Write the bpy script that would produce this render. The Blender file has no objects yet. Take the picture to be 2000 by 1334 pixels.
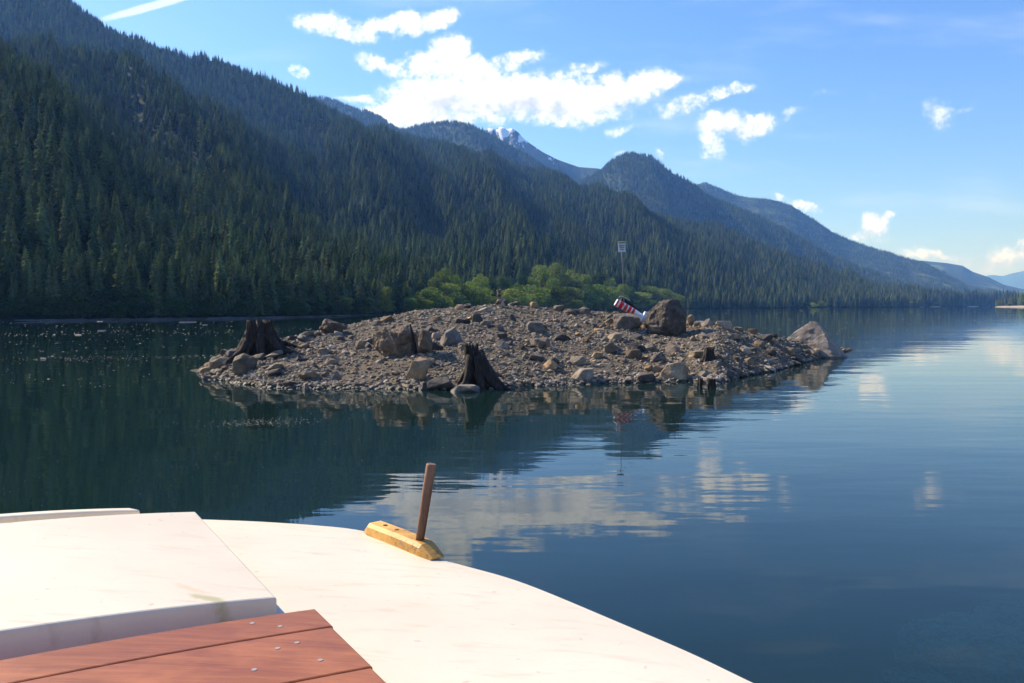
import bpy, bmesh, math, random
import numpy as np
from mathutils import Vector, Matrix
R = math.radians
PI = math.pi
random.seed(7)
rng = np.random.default_rng(11)

# ------------------------------------------------------------------ camera, sky, sun, exposure
sc = bpy.context.scene
col = sc.collection
F = 1556.0                       # focal length in photograph pixels (2000 px wide)
HC = 2.2                         # eye height above the lake
PITCH = math.atan((667 - 596.5) / F)
CP, SP = math.cos(PITCH), math.sin(PITCH)

cam_d = bpy.data.cameras.new('camera')
cam = bpy.data.objects.new('camera', cam_d)
col.objects.link(cam)
cam.location = (0, 0, HC)
cam.rotation_euler = (PI / 2 - PITCH, 0, 0)
cam_d.sensor_width = 36
cam_d.lens = 36 * F / 2000
cam_d.clip_start = 0.05
cam_d.clip_end = 60000
sc.camera = cam

SUN_AZ, SUN_EL = R(-58), R(36)   # azimuth from +Y, towards +X positive
sun_dir = Vector((math.sin(SUN_AZ) * math.cos(SUN_EL), math.cos(SUN_AZ) * math.cos(SUN_EL), math.sin(SUN_EL)))
sl = bpy.data.lights.new('sun', 'SUN')
sl.energy = 5.0
sl.angle = R(0.5)
sl.color = (1.0, 0.88, 0.71)
so = bpy.data.objects.new('sun', sl)
col.objects.link(so)
so.rotation_euler = sun_dir.to_track_quat('Z', 'Y').to_euler()

sc.view_settings.view_transform = 'Standard'
sc.view_settings.look = 'None'
sc.view_settings.exposure = 0.95
sc.view_settings.gamma = 1.0
sc.view_settings.use_curve_mapping = False
sc.cycles.max_bounces = 6
sc.cycles.transparent_max_bounces = 12
sc.cycles.volume_bounces = 0
sc.cycles.sample_clamp_indirect = 6


def pxdir(px, py):
    a = (px - 1000) / F
    b = (667 - py) / F
    return a, CP + b * SP, -SP + b * CP       # X, Y, Z (not normalised)


def px_at_depth(px, py, Y):
    a, y, z = pxdir(px, py)
    return Vector((a / y * Y, Y, HC + z / y * Y))


def px_on_z(px, py, zz):
    a, y, z = pxdir(px, py)
    k = (zz - HC) / z
    return Vector((a * k, y * k, zz))


class NT:
    """small helper around a node tree"""
    def __init__(self, tree):
        self.t = tree
        self.n = tree.nodes
        self.l = tree.links

    def new(self, kind, **kw):
        n = self.n.new(kind)
        for k, v in kw.items():
            setattr(n, k, v)
        return n

    def put(self, sock, v):
        if isinstance(v, bpy.types.NodeSocket):
            self.l.new(v, sock)
        elif v is not None:
            sock.default_value = v

    def math(self, op, a, b=None, c=None, clamp=False):
        n = self.new('ShaderNodeMath', operation=op)
        n.use_clamp = clamp
        self.put(n.inputs[0], a)
        if b is not None:
            self.put(n.inputs[1], b)
        if c is not None:
            self.put(n.inputs[2], c)
        return n.outputs[0]

    def vmath(self, op, a, b=None, out=0):
        n = self.new('ShaderNodeVectorMath', operation=op)
        self.put(n.inputs[0], a)
        if b is not None:
            self.put(n.inputs[1], b)
        return n.outputs[out]

    def noise(self, vec, scale, detail=4, rough=0.55, out='Fac', dist=0.0):
        n = self.new('ShaderNodeTexNoise')
        self.put(n.inputs['Vector'], vec)
        self.put(n.inputs['Scale'], scale)
        n.inputs['Detail'].default_value = detail
        n.inputs['Roughness'].default_value = rough
        n.inputs['Distortion'].default_value = dist
        return n.outputs[out]

    def ramp(self, fac, stops, interp='LINEAR'):
        n = self.new('ShaderNodeValToRGB')
        n.color_ramp.interpolation = interp
        e = n.color_ramp.elements
        while len(e) < len(stops):
            e.new(0.5)
        for i, (p, c) in enumerate(stops):
            e[i].position = p
            e[i].color = (*c, 1) if len(c) == 3 else c
        self.put(n.inputs[0], fac)
        return n.outputs[0]

    def mix(self, fac, a, b, blend='MIX'):
        n = self.new('ShaderNodeMix', data_type='RGBA', blend_type=blend)
        n.clamp_factor = True
        self.put(n.inputs[0], fac)
        self.put(n.inputs[6], a if isinstance(a, bpy.types.NodeSocket) or len(a) == 4 else (*a, 1))
        self.put(n.inputs[7], b if isinstance(b, bpy.types.NodeSocket) or len(b) == 4 else (*b, 1))
        return n.outputs[2]

    def mapr(self, v, a, b, c=0.0, d=1.0, kind='LINEAR'):
        n = self.new('ShaderNodeMapRange', interpolation_type=kind)
        self.put(n.inputs[0], v)
        for i, x in zip((1, 2, 3, 4), (a, b, c, d)):
            n.inputs[i].default_value = x
        return n.outputs[0]

    def bump(self, height, strength=0.4, distance=0.02):
        n = self.new('ShaderNodeBump')
        n.inputs['Strength'].default_value = strength
        n.inputs['Distance'].default_value = distance
        self.put(n.inputs['Height'], height)
        return n.outputs[0]

    def mapping(self, vec, loc=(0, 0, 0), rot=(0, 0, 0), scale=(1, 1, 1), kind='POINT'):
        n = self.new('ShaderNodeMapping', vector_type=kind)
        self.put(n.inputs[0], vec)
        n.inputs[1].default_value = loc
        n.inputs[2].default_value = rot
        n.inputs[3].default_value = scale
        return n.outputs[0]


# ------------------------------------------------------------------ world: sky with the clouds of the day
# each cloud lump: centre (as direction, written in picture-angle units), radii, tilt in degrees, weight
CLOUDS = [
    # long thin cloud high up
    (640, 48, 62, 20, 0, 1.0), (690, 62, 40, 20, -20, .9), (745, 50, 40, 15, 8, .9), (800, 46, 38, 20, 12, 1.0),
    (860, 38, 48, 16, 10, 1.0), (605, 55, 30, 10, 0, .7),
    # big mass
    (728, 122, 40, 18, -5, .85), (775, 135, 40, 14, -8, .6), (828, 122, 55, 22, 15, .9), (878, 115, 45, 38, -12, 1.1),
    (930, 140, 50, 28, -10, 1.0), (1000, 118, 62, 15, 8, .85), (960, 140, 45, 14, 12, .7),
    (850, 190, 110, 48, 12, 1.2), (760, 222, 60, 30, 25, 1.1), (930, 190, 110, 42, 0, 1.2),
    (1030, 185, 110, 38, -2, 1.2), (1120, 195, 110, 38, 0, 1.15), (1210, 180, 85, 32, 14, 1.1), (1280, 160, 48, 17, 6, 1.0),
    (1140, 135, 45, 14, 10, .7), (1080, 155, 40, 16, 0, .7), (830, 235, 90, 25, 0, 1.0), (1100, 225, 110, 20, 0, .9),
    (700, 196, 34, 10, -5, .75), (590, 148, 16, 9, -10, .7), (573, 136, 15, 8, 0, .6),
    # wisps to the right of it
    (1340, 205, 65, 15, 16, .62), (1430, 172, 50, 9, 5, .62), (1390, 188, 40, 12, 20, .6), (1305, 212, 40, 10, 0, .5),
    (1210, 257, 30, 9, 18, .5), (1295, 302, 9, 11, 0, .5), (1218, 298, 22, 6, 10, .5),
    # right-hand cloud with a tail
    (1410, 240, 52, 24, 0, .95), (1470, 245, 42, 26, 20, .9), (1385, 280, 24, 28, 30, .75), (1540, 225, 45, 9, 22, .38),
    (1610, 182, 40, 7, 15, .25), (1825, 222, 34, 26, -40, .5), (1880, 212, 45, 8, 12, .28), (1730, 180, 50, 6, 12, .2),
    # small cumulus and the low bank by the horizon
    (1712, 438, 32, 22, 20, .95), (1695, 455, 24, 18, 0, .7), (1735, 425, 14, 10, 20, .7), (1575, 405, 32, 9, -15, .65),
    (1530, 388, 24, 6, -10, .5), (1685, 462, 50, 7, -8, .5),
    (1810, 498, 52, 11, -6, .8), (1880, 507, 50, 9, 0, .45), (1968, 496, 36, 20, 6, .7), (1930, 520, 70, 12, 0, .45),
    (2080, 480, 70, 30, 0, .9), (2000, 478, 30, 10, 20, .6), (2300, 420, 160, 60, 0, 1.0), (-500, -300, 300, 60, 10, .9),
]


def uvc(px, py):
    a, y, z = pxdir(px, py)
    return a / y * F, z / y * F


w = bpy.data.worlds.new('World')
sc.world = w
w.use_nodes = True
W = NT(w.node_tree)
W.n.clear()
wo = W.new('ShaderNodeOutputWorld')
bg = W.new('ShaderNodeBackground')
bg.inputs['Strength'].default_value = 0.088
W.l.new(bg.outputs[0], wo.inputs[0])
sky = W.new('ShaderNodeTexSky', sky_type='NISHITA')
sky.sun_disc = False
sky.sun_elevation = SUN_EL
sky.sun_rotation = SUN_AZ
sky.altitude = 300
sky.air_density = 1.25
sky.dust_density = 0.5
sky.ozone_density = 2.2
tc = W.new('ShaderNodeTexCoord')
sep = W.new('ShaderNodeSeparateXYZ')
W.l.new(tc.outputs['Generated'], sep.inputs[0])
gx, gy, gz = sep.outputs
ysafe = W.math('MAXIMUM', gy, 0.05)
U = W.math('MULTIPLY', W.math('DIVIDE', gx, ysafe), F)
V = W.math('MULTIPLY', W.math('DIVIDE', gz, ysafe), F)
cmb = W.new('ShaderNodeCombineXYZ')
W.put(cmb.inputs[0], U)
W.put(cmb.inputs[1], V)
uv0 = cmb.outputs[0]
nz = W.noise(uv0, 0.018, 5, 0.6, 'Color')
off = W.vmath('MULTIPLY', W.vmath('SUBTRACT', nz, (0.5, 0.5, 0.5)), (75, 48, 0))
uvd = W.vmath('ADD', uv0, off)
field = None
for (cx, cy, rx, ry, rot, s) in CLOUDS:
    cu, cv = uvc(cx, cy)
    m = W.mapping(uvd, (cu, cv, 0), (0, 0, R(rot)), (rx * 1.32, ry * 1.42, 1), 'TEXTURE')
    d = W.vmath('LENGTH', m, out=1)
    g = W.mapr(d, 1.25, 0.25, 0, s, 'SMOOTHSTEP')
    field = g if field is None else W.math('MAXIMUM', field, g)
n2 = W.noise(uv0, 0.038, 10, 0.70)
n3 = W.noise(W.mapping(uv0, scale=(1, 1.6, 1)), 0.012, 6, 0.6)
dens = W.math('ADD', field, W.math('MULTIPLY', W.math('SUBTRACT', n2, 0.5), W.math('MULTIPLY', W.math('MINIMUM', field, 0.6), 4.0)))
mask = W.mapr(dens, 0.14, 1.15, 0, 1, 'SMOOTHSTEP')
# grey undersides: cloud shading painted into their colour
shade = None
for (cx, cy, rx, ry, rot, s) in [(870, 212, 70, 28, 0, .8), (1040, 212, 120, 26, 0, .65), (1200, 205, 90, 16, 10, .45), (1440, 262, 60, 16, 10, .5),
                                 (1700, 460, 40, 12, 0, .5), (1900, 515, 110, 18, 0, .5), (660, 66, 60, 8, 0, .2)]:
    cu, cv = uvc(cx, cy)
    m = W.mapping(uvd, (cu, cv, 0), (0, 0, R(rot)), (rx * 1.2, ry * 1.2, 1), 'TEXTURE')
    g = W.mapr(W.vmath('LENGTH', m, out=1), 1.2, 0.1, 0, s, 'SMOOTHSTEP')
    shade = g if shade is None else W.math('MAXIMUM', shade, g)
shade = W.math('ADD', W.math('MULTIPLY', shade, W.mapr(n3, 0.35, 0.65, 0.6, 1.2)), W.mapr(n2, 0.56, 0.38, 0, 0.3))
ccol = W.mix(shade, (8.2, 8.4, 8.9), (3.6, 4.0, 5.3))
# thin high cirrus and a contrail
cir = W.noise(W.mapping(uv0, rot=(0, 0, R(-12)), scale=(0.35, 1.6, 1)), 0.006, 5, 0.55)
cirm = W.mapr(cir, 0.5, 0.8, 0, 0.22, 'SMOOTHSTEP')
lc, vc = uvc(250, 22)
tm = W.mapping(uv0, (lc + 40, vc + 8, 0), (0, 0, R(15)), (115, 9, 1), 'TEXTURE')
trail = W.mapr(W.vmath('LENGTH', W.vmath('ADD', tm, W.vmath('MULTIPLY', off, (0.004, 0.012, 0))), out=1), 1.15, 0.5, 0, 0.62, 'SMOOTHSTEP')
front = W.mapr(gy, 0.12, 0.25)
hsv = W.new('ShaderNodeHueSaturation')
hsv.inputs['Saturation'].default_value = 1.12
W.l.new(sky.outputs[0], hsv.inputs['Color'])
skyc = W.mix(1.0, hsv.outputs[0], (0.66, 0.83, 1.28, 1), 'MULTIPLY')
c1 = W.mix(W.math('MULTIPLY', W.math('MAXIMUM', cirm, trail), front), skyc, (7.2, 7.7, 8.2, 1))
c2 = W.mix(W.math('MULTIPLY', mask, front), c1, ccol)
W.l.new(c2, bg.inputs['Color'])


# ------------------------------------------------------------------ numpy noise
def _hash(ix, iy, iz, seed):
    h = (ix * 374761393 + iy * 668265263 + iz * 2147483647 + seed * 1274126177) & 0xffffffff
    h = ((h ^ (h >> 13)) * 1274126177) & 0xffffffff
    return ((h ^ (h >> 16)) & 0xffff) / 65535.0


def vnoise(x, y, z=None, seed=0):
    x = np.asarray(x, float); y = np.asarray(y, float)
    z = np.zeros_like(x) if z is None else np.asarray(z, float)
    xi = np.floor(x).astype(np.int64); yi = np.floor(y).astype(np.int64); zi = np.floor(z).astype(np.int64)
    fx = x - xi; fy = y - yi; fz = z - zi
    fx = fx * fx * (3 - 2 * fx); fy = fy * fy * (3 - 2 * fy); fz = fz * fz * (3 - 2 * fz)
    r = 0
    for dx in (0, 1):
        for dy in (0, 1):
            for dz in (0, 1):
                wgt = (fx if dx else 1 - fx) * (fy if dy else 1 - fy) * (fz if dz else 1 - fz)
                r = r + wgt * _hash(xi + dx, yi + dy, zi + dz, seed)
    return r * 2 - 1


def fbm(x, y, z=None, octv=4, seed=0, gain=0.5):
    a, s, t = 1.0, 0.0, 0.0
    x = np.asarray(x, float); y = np.asarray(y, float)
    for o in range(octv):
        s = s + a * vnoise(x, y, z, seed + o * 17)
        t += a
        a *= gain
        x = x * 2.03; y = y * 2.03
        if z is not None:
            z = np.asarray(z) * 2.03
    return s / t


# ------------------------------------------------------------------ object helpers
def tag(o, label=None, cat=None, group=None, kind=None):
    if label: o['label'] = label
    if cat: o['category'] = cat
    if group: o['group'] = group
    if kind: o['kind'] = kind
    return o


def empty(name, loc=(0, 0, 0), rz=0.0):
    o = bpy.data.objects.new(name, None)
    o.empty_display_size = 0.1
    col.objects.link(o)
    o.location = loc
    o.rotation_euler = (0, 0, rz)
    return o


def link(name, me, mat=None, parent=None, smooth=False):
    o = bpy.data.objects.new(name, me)
    col.objects.link(o)
    if mat is not None:
        for m in (mat if isinstance(mat, (list, tuple)) else [mat]):
            me.materials.append(m)
    if smooth:
        me.shade_smooth()
    if parent is not None:
        o.parent = parent
    return o


def npmesh(name, V_, faces):
    me = bpy.data.meshes.new(name)
    if isinstance(faces, np.ndarray):
        n, k = faces.shape
        me.vertices.add(len(V_))
        me.vertices.foreach_set('co', np.asarray(V_, np.float32).ravel())
        me.loops.add(n * k)
        me.loops.foreach_set('vertex_index', faces.astype(np.int32).ravel())
        me.polygons.add(n)
        me.polygons.foreach_set('loop_start', np.arange(0, n * k, k, dtype=np.int32))
        me.update(calc_edges=True)
        me.validate()
    else:
        me.from_pydata([tuple(v) for v in V_], [], faces)
        me.update()
    return me


def bm_mesh(name, bm):
    me = bpy.data.meshes.new(name)
    bm.normal_update()
    bm.to_mesh(me)
    bm.free()
    return me


def grid_faces(nu, nv, wrap=False):
    i = np.arange(nu if wrap else nu - 1)
    j = np.arange(nv - 1)
    I, J = np.meshgrid(i, j, indexing='ij')
    I2 = (I + 1) % nu
    return np.stack([I * nv + J, I2 * nv + J, I2 * nv + J + 1, I * nv + J + 1], -1).reshape(-1, 4)


def tube(pts, radii, seg=8, jit=0.0, seed=0):
    """tapered tube along points, closed ends"""
    r_ = random.Random(seed)
    V_, Fc = [], []
    pts = [Vector(p) for p in pts]
    for i, p in enumerate(pts):
        d = (pts[min(i + 1, len(pts) - 1)] - pts[max(i - 1, 0)]).normalized()
        a = d.orthogonal().normalized() if i == 0 else (a - d * a.dot(d)).normalized()
        b = d.cross(a)
        for k in range(seg):
            t = 2 * PI * k / seg
            rr = radii[i] * (1 + jit * (r_.random() - .5))
            V_.append(p + (a * math.cos(t) + b * math.sin(t)) * rr)
    n = len(pts)
    for i in range(n - 1):
        for k in range(seg):
            k2 = (k + 1) % seg
            Fc.append((i * seg + k, i * seg + k2, (i + 1) * seg + k2, (i + 1) * seg + k))
    Fc.append(tuple(range(seg))[::-1])
    Fc.append(tuple((n - 1) * seg + k for k in range(seg)))
    return V_, Fc


def join_parts(parts):
    V_, Fc = [], []
    for v, f in parts:
        o = len(V_)
        V_ += [tuple(x) for x in v]
        Fc += [tuple(i + o for i in q) for q in f]
    return V_, Fc


# ------------------------------------------------------------------ materials
def mat_new(name):
    m = bpy.data.materials.new(name)
    m.use_nodes = True
    T = NT(m.node_tree)
    bs = T.n.get('Principled BSDF')
    return m, T, bs


def mat_rock(name, tones, scale=3.0, wet=True, bump=0.6):
    m, T, b = mat_new(name)
    tcn = T.new('ShaderNodeTexCoord')
    gp = T.new('ShaderNodeNewGeometry')
    oi = T.new('ShaderNodeObjectInfo')
    vec = T.vmath('ADD', tcn.outputs['Object'], T.vmath('SCALE', gp.outputs['Position'], None))
    vec = gp.outputs['Position']
    n1 = T.noise(vec, scale, 8, 0.65)
    n2_ = T.noise(vec, scale * 7, 5, 0.7)
    c = T.ramp(n1, [(0.3, tones[0]), (0.5, tones[1]), (0.68, tones[2])])
    c = T.mix(T.mapr(n2_, 0.35, 0.75, 0, 0.6), c, T.mix(0.5, c, (0.02, 0.017, 0.013), 'MIX'))
    hs = T.new('ShaderNodeHueSaturation')
    T.l.new(c, hs.inputs['Color'])
    T.put(hs.inputs['Value'], T.mapr(oi.outputs['Random'], 0, 1, 0.62, 1.45))
    rnd2 = T.math('FRACT', T.math('MULTIPLY', oi.outputs['Random'], 17.3))
    T.put(hs.inputs['Saturation'], T.mapr(rnd2, 0, 1, 0.55, 1.25))
    c = hs.outputs[0]
    if wet:
        sp = T.new('ShaderNodeSeparateXYZ')
        T.l.new(gp.outputs['Position'], sp.inputs[0])
        zz = T.math('ADD', sp.outputs[2], T.math('MULTIPLY', T.math('SUBTRACT', n1, 0.5), 0.12))
        wm = T.mapr(zz, 0.10, 0.03, 0, 1, 'SMOOTHSTEP')
        c = T.mix(T.math('MULTIPLY', wm, 0.72), c, (0.012, 0.011, 0.009))
        T.put(b.inputs['Roughness'], T.mapr(wm, 0, 1, 0.9, 0.55))
    else:
        b.inputs['Roughness'].default_value = 0.9
    T.l.new(c, b.inputs['Base Color'])
    h = T.math('ADD', T.noise(vec, scale * 3, 10, 0.7), T.math('MULTIPLY', n2_, 0.4))
    T.l.new(T.bump(h, bump, 0.05), b.inputs['Normal'])
    return m


M = {}
M['rock'] = mat_rock('weathered_rock', [(0.07, 0.053, 0.037), (0.165, 0.130, 0.091), (0.28, 0.228, 0.165)])
M['rock_dark'] = mat_rock('dark_rock', [(0.035, 0.030, 0.026), (0.06, 0.050, 0.042), (0.10, 0.084, 0.07)])
M['rock_tan'] = mat_rock('tan_rock', [(0.12, 0.080, 0.047), (0.25, 0.175, 0.105), (0.36, 0.268, 0.17)])
M['rock_brown'] = mat_rock('rough_brown_rock', [(0.055, 0.036, 0.023), (0.13, 0.090, 0.058), (0.22, 0.160, 0.108)], 5.0, True, 1.0)
M['pebble'] = mat_rock('pebbles', [(0.08, 0.060, 0.039), (0.20, 0.156, 0.105), (0.35, 0.283, 0.20)], 6.0)


def mat_gravel():
    m, T, b = mat_new('gravel_silt')
    gp = T.new('ShaderNodeNewGeometry')
    vec = gp.outputs['Position']
    vo = T.new('ShaderNodeTexVoronoi')
    vo.inputs['Scale'].default_value = 22
    T.l.new(T.vmath('ADD', vec, T.vmath('SCALE', T.noise(vec, 9, 3, out='Color'), None)), vo.inputs['Vector'])
    vo2 = T.new('ShaderNodeTexVoronoi')
    vo2.inputs['Scale'].default_value = 55
    T.l.new(vec, vo2.inputs['Vector'])
    n1 = T.noise(vec, 0.5, 6, 0.6)
    c = T.ramp(n1, [(0.3, (0.11, 0.085, 0.06)), (0.5, (0.16, 0.13, 0.094)), (0.7, (0.21, 0.175, 0.13))])
    cs = T.new('ShaderNodeSeparateColor')
    T.l.new(vo.outputs['Color'], cs.inputs[0])
    c = T.mix(0.75, c, T.ramp(cs.outputs[0], [(0.0, (0.04, 0.030, 0.020)), (0.5, (0.12, 0.094, 0.064)), (1.0, (0.24, 0.195, 0.135))]))
    sp = T.new('ShaderNodeSeparateXYZ')
    T.l.new(vec, sp.inputs[0])
    zz = T.math('ADD', sp.outputs[2], T.math('MULTIPLY', T.math('SUBTRACT', T.noise(vec, 2.5, 4), 0.5), 0.14))
    wm = T.mapr(zz, 0.09, 0.02, 0, 1, 'SMOOTHSTEP')
    c = T.mix(T.math('MULTIPLY', wm, 0.7), c, (0.02, 0.017, 0.011))
    T.l.new(c, b.inputs['Base Color'])
    b.inputs['Roughness'].default_value = 0.92
    h = T.math('ADD', T.math('MULTIPLY', vo.outputs['Distance'], -1.0), T.math('MULTIPLY', vo2.outputs['Distance'], -0.4))
    T.l.new(T.bump(h, 0.9, 0.04), b.inputs['Normal'])
    return m


M['gravel'] = mat_gravel()


def mat_leaf(name, c0, c1, transl=0.25, hue=0.02, nscale=0.25):
    m, T, b = mat_new(name)
    T.n.remove(b)
    out = T.n.get('Material Output')
    oi = T.new('ShaderNodeObjectInfo')
    gp = T.new('ShaderNodeNewGeometry')
    n = T.noise(gp.outputs['Position'], nscale, 4, 0.6)
    f = T.math('ADD', T.math('MULTIPLY', oi.outputs['Random'], 0.6), T.math('MULTIPLY', n, 0.5))
    c = T.mix(T.mapr(f, 0.15, 0.95), c0, c1)
    hs = T.new('ShaderNodeHueSaturation')
    T.l.new(c, hs.inputs['Color'])
    r2 = T.math('FRACT', T.math('MULTIPLY', oi.outputs['Random'], 13.7))
    T.put(hs.inputs['Hue'], T.mapr(r2, 0, 1, 0.5 - hue, 0.5 + hue))
    T.put(hs.inputs['Value'], T.mapr(T.math('FRACT', T.math('MULTIPLY', oi.outputs['Random'], 31.1)), 0, 1, 0.7, 1.3))
    di = T.new('ShaderNodeBsdfDiffuse')
    tr = T.new('ShaderNodeBsdfTranslucent')
    T.l.new(hs.outputs[0], di.inputs[0])
    T.l.new(T.mix(1.0, hs.outputs[0], (1.1, 1.25, 0.6, 1), 'MULTIPLY'), tr.inputs[0])
    mx = T.new('ShaderNodeMixShader')
    mx.inputs[0].default_value = transl
    T.l.new(di.outputs[0], mx.inputs[1])
    T.l.new(tr.outputs[0], mx.inputs[2])
    T.l.new(mx.outputs[0], out.inputs[0])
    return m


M['needle'] = mat_leaf('conifer_needles', (0.036, 0.062, 0.028), (0.13, 0.162, 0.074), 0.2, 0.03)
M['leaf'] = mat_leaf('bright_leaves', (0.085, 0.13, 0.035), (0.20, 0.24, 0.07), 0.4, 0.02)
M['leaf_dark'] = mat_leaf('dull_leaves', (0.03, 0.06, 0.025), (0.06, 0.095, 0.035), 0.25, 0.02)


def mat_plain(name, c, rough=0.6, nscale=None, var=0.3, bump=0.0, spec=0.5):
    m, T, b = mat_new(name)
    b.inputs['Roughness'].default_value = rough
    b.inputs['Specular IOR Level'].default_value = spec
    if nscale:
        tcn = T.new('ShaderNodeTexCoord')
        n = T.noise(tcn.outputs['Object'], nscale, 6, 0.6)
        cc = T.mix(T.mapr(n, 0.3, 0.7), tuple(x * (1 - var) for x in c), tuple(min(1, x * (1 + var)) for x in c))
        T.l.new(cc, b.inputs['Base Color'])
        if bump:
            T.l.new(T.bump(n, bump, 0.01), b.inputs['Normal'])
    else:
        b.inputs['Base Color'].default_value = (*c, 1)
    return m


M['bark'] = mat_plain('bark', (0.07, 0.055, 0.042), 0.9, 6, 0.4, 0.5)
M['pale_bark'] = mat_plain('pale_dead_wood', (0.30, 0.28, 0.25), 0.9, 6, 0.3, 0.3)


def mat_terrain(name, snow=False, open_=False):
    m, T, b = mat_new(name)
    gp = T.new('ShaderNodeNewGeometry')
    vec = gp.outputs['Position']
    n = T.noise(vec, 0.02, 8, 0.65)
    c = T.ramp(n, [(0.3, (0.014, 0.024, 0.014)), (0.55, (0.026, 0.040, 0.022)), (0.75, (0.045, 0.056, 0.030))])
    if open_:
        n4 = T.noise(T.mapping(vec, rot=(0, 0, R(20)), scale=(1, 1, 3.5)), 0.006, 7, 0.6)
        c = T.mix(T.mapr(n4, 0.52, 0.66), c, (0.13, 0.165, 0.055))
    if snow:
        rk = T.ramp(T.noise(vec, 0.012, 8, 0.7), [(0.35, (0.03, 0.035, 0.035)), (0.7, (0.11, 0.105, 0.10))])
        n5 = T.noise(T.mapping(vec, rot=(0, R(30), 0), scale=(1.0, 0.4, 0.35)), 0.026, 8, 0.68)
        sp = T.new('ShaderNodeSeparateXYZ')
        T.l.new(vec, sp.inputs[0])
        hi = T.mapr(sp.outputs[2], 480, 640, -0.13, 0.03)
        c = T.mix(T.mapr(sp.outputs[2], 470, 540), c, rk)
        c = T.mix(T.mapr(T.math('ADD', n5, hi), 0.50, 0.53), c, (0.82, 0.84, 0.88))
    T.l.new(c, b.inputs['Base Color'])
    b.inputs['Roughness'].default_value = 1.0
    b.inputs['Specular IOR Level'].default_value = 0.1
    T.l.new(T.bump(T.noise(vec, 0.12, 8, 0.75), 0.8, 3.0), b.inputs['Normal'])
    return m


M['forest_floor'] = mat_terrain('forest_floor')
M['open_hill'] = mat_terrain('open_hillside', open_=True)
M['snow_rock'] = mat_terrain('snowy_rock', snow=True)
M['far_blue'] = mat_terrain('far_mountain')

# ------------------------------------------------------------------ the lake: bed, water body, surface
SHORE = [(-1500, 90), (-400, 100), (0, 109), (250, 117), (500, 133), (650, 158), (800, 200), (1000, 265), (1200, 380), (1335, 527), (1500, 640),
         (1700, 856), (1800, 1130), (1900, 1500), (2100, 2200), (2600, 2600)]
SH_X = [s[0] for s in SHORE]
SH_Y = [s[1] for s in SHORE]


def shore(px):
    return np.interp(px, SH_X, SH_Y)


def mat_water():
    m, T, b = mat_new('lake_water')
    T.n.remove(b)
    out = T.n.get('Material Output')
    gp = T.new('ShaderNodeNewGeometry')
    vec = gp.outputs['Position']
    fine = T.noise(T.mapping(vec, rot=(0, 0, R(12)), scale=(0.45, 1.5, 1)), 2.2, 3, 0.5)
    mid = T.noise(T.mapping(vec, rot=(0, 0, R(-6)), scale=(0.28, 1.0, 1)), 1.1, 3, 0.5)
    big = T.noise(T.mapping(vec, rot=(0, 0, R(4)), scale=(0.3, 1.0, 1)), 0.23, 2, 0.5)
    calm = T.noise(T.mapping(vec, scale=(0.4, 1.0, 1)), 0.07, 3, 0.5)
    amp = T.mapr(calm, 0.38, 0.62, 0.35, 1.0)
    h = T.math('ADD', T.math('MULTIPLY', fine, 0.14), T.math('MULTIPLY', mid, 0.85))
    h = T.math('MULTIPLY', h, amp)
    h = T.math('ADD', h, T.math('MULTIPLY', big, 2.0))
    nrm = T.bump(h, 1.0, 0.012)
    fr = T.new('ShaderNodeFresnel')
    fr.inputs['IOR'].default_value = 1.333
    T.l.new(nrm, fr.inputs['Normal'])
    gl = T.new('ShaderNodeBsdfGlossy')
    gl.inputs['Roughness'].default_value = 0.015
    gl.inputs['Color'].default_value = (1, 1, 1, 1)
    T.l.new(nrm, gl.inputs['Normal'])
    tr = T.new('ShaderNodeBsdfTransparent')
    di = T.new('ShaderNodeBsdfDiffuse')
    di.inputs['Color'].default_value = (0.011, 0.037, 0.034, 1)
    m1 = T.new('ShaderNodeMixShader')
    m1.inputs[0].default_value = 0.55
    T.l.new(di.outputs[0], m1.inputs[1])
    T.l.new(tr.outputs[0], m1.inputs[2])
    m2 = T.new('ShaderNodeMixShader')
    T.l.new(fr.outputs[0], m2.inputs[0])
    T.l.new(m1.outputs[0], m2.inputs[1])
    T.l.new(gl.outputs[0], m2.inputs[2])
    T.l.new(m2.outputs[0], out.inputs['Surface'])
    va = T.new('ShaderNodeVolumeAbsorption')
    va.inputs['Color'].default_value = (0.25, 0.62, 0.55, 1)
    va.inputs['Density'].default_value = 0.9
    T.l.new(va.outputs[0], out.inputs['Volume'])
    return m


def box_mesh(name, x0, x1, y0, y1, z0, z1):
    v = [(x0, y0, z0), (x1, y0, z0), (x1, y1, z0), (x0, y1, z0), (x0, y0, z1), (x1, y0, z1), (x1, y1, z1), (x0, y1, z1)]
    f = [(0, 3, 2, 1), (4, 5, 6, 7), (0, 1, 5, 4), (1, 2, 6, 5), (2, 3, 7, 6), (3, 0, 4, 7)]
    return npmesh(name, v, f)


wt = link('lake_water', box_mesh('lake_water', -15000, 17500, -1500, 17500, -14, 0.0), mat_water())
tag(wt, 'calm rippled lake mirroring forest, sky and clouds', 'lake', kind='structure')
bed = link('lake_bed', box_mesh('lake_bed', -14900, 17400, -1400, 17400, -4.0, -3.4), mat_plain('lake_mud', (0.05, 0.06, 0.035), 0.95, 0.4))
tag(bed, 'dark muddy bottom under the lake', 'lake bed', kind='structure')

# ------------------------------------------------------------------ hills
LAYERS = []


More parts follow.
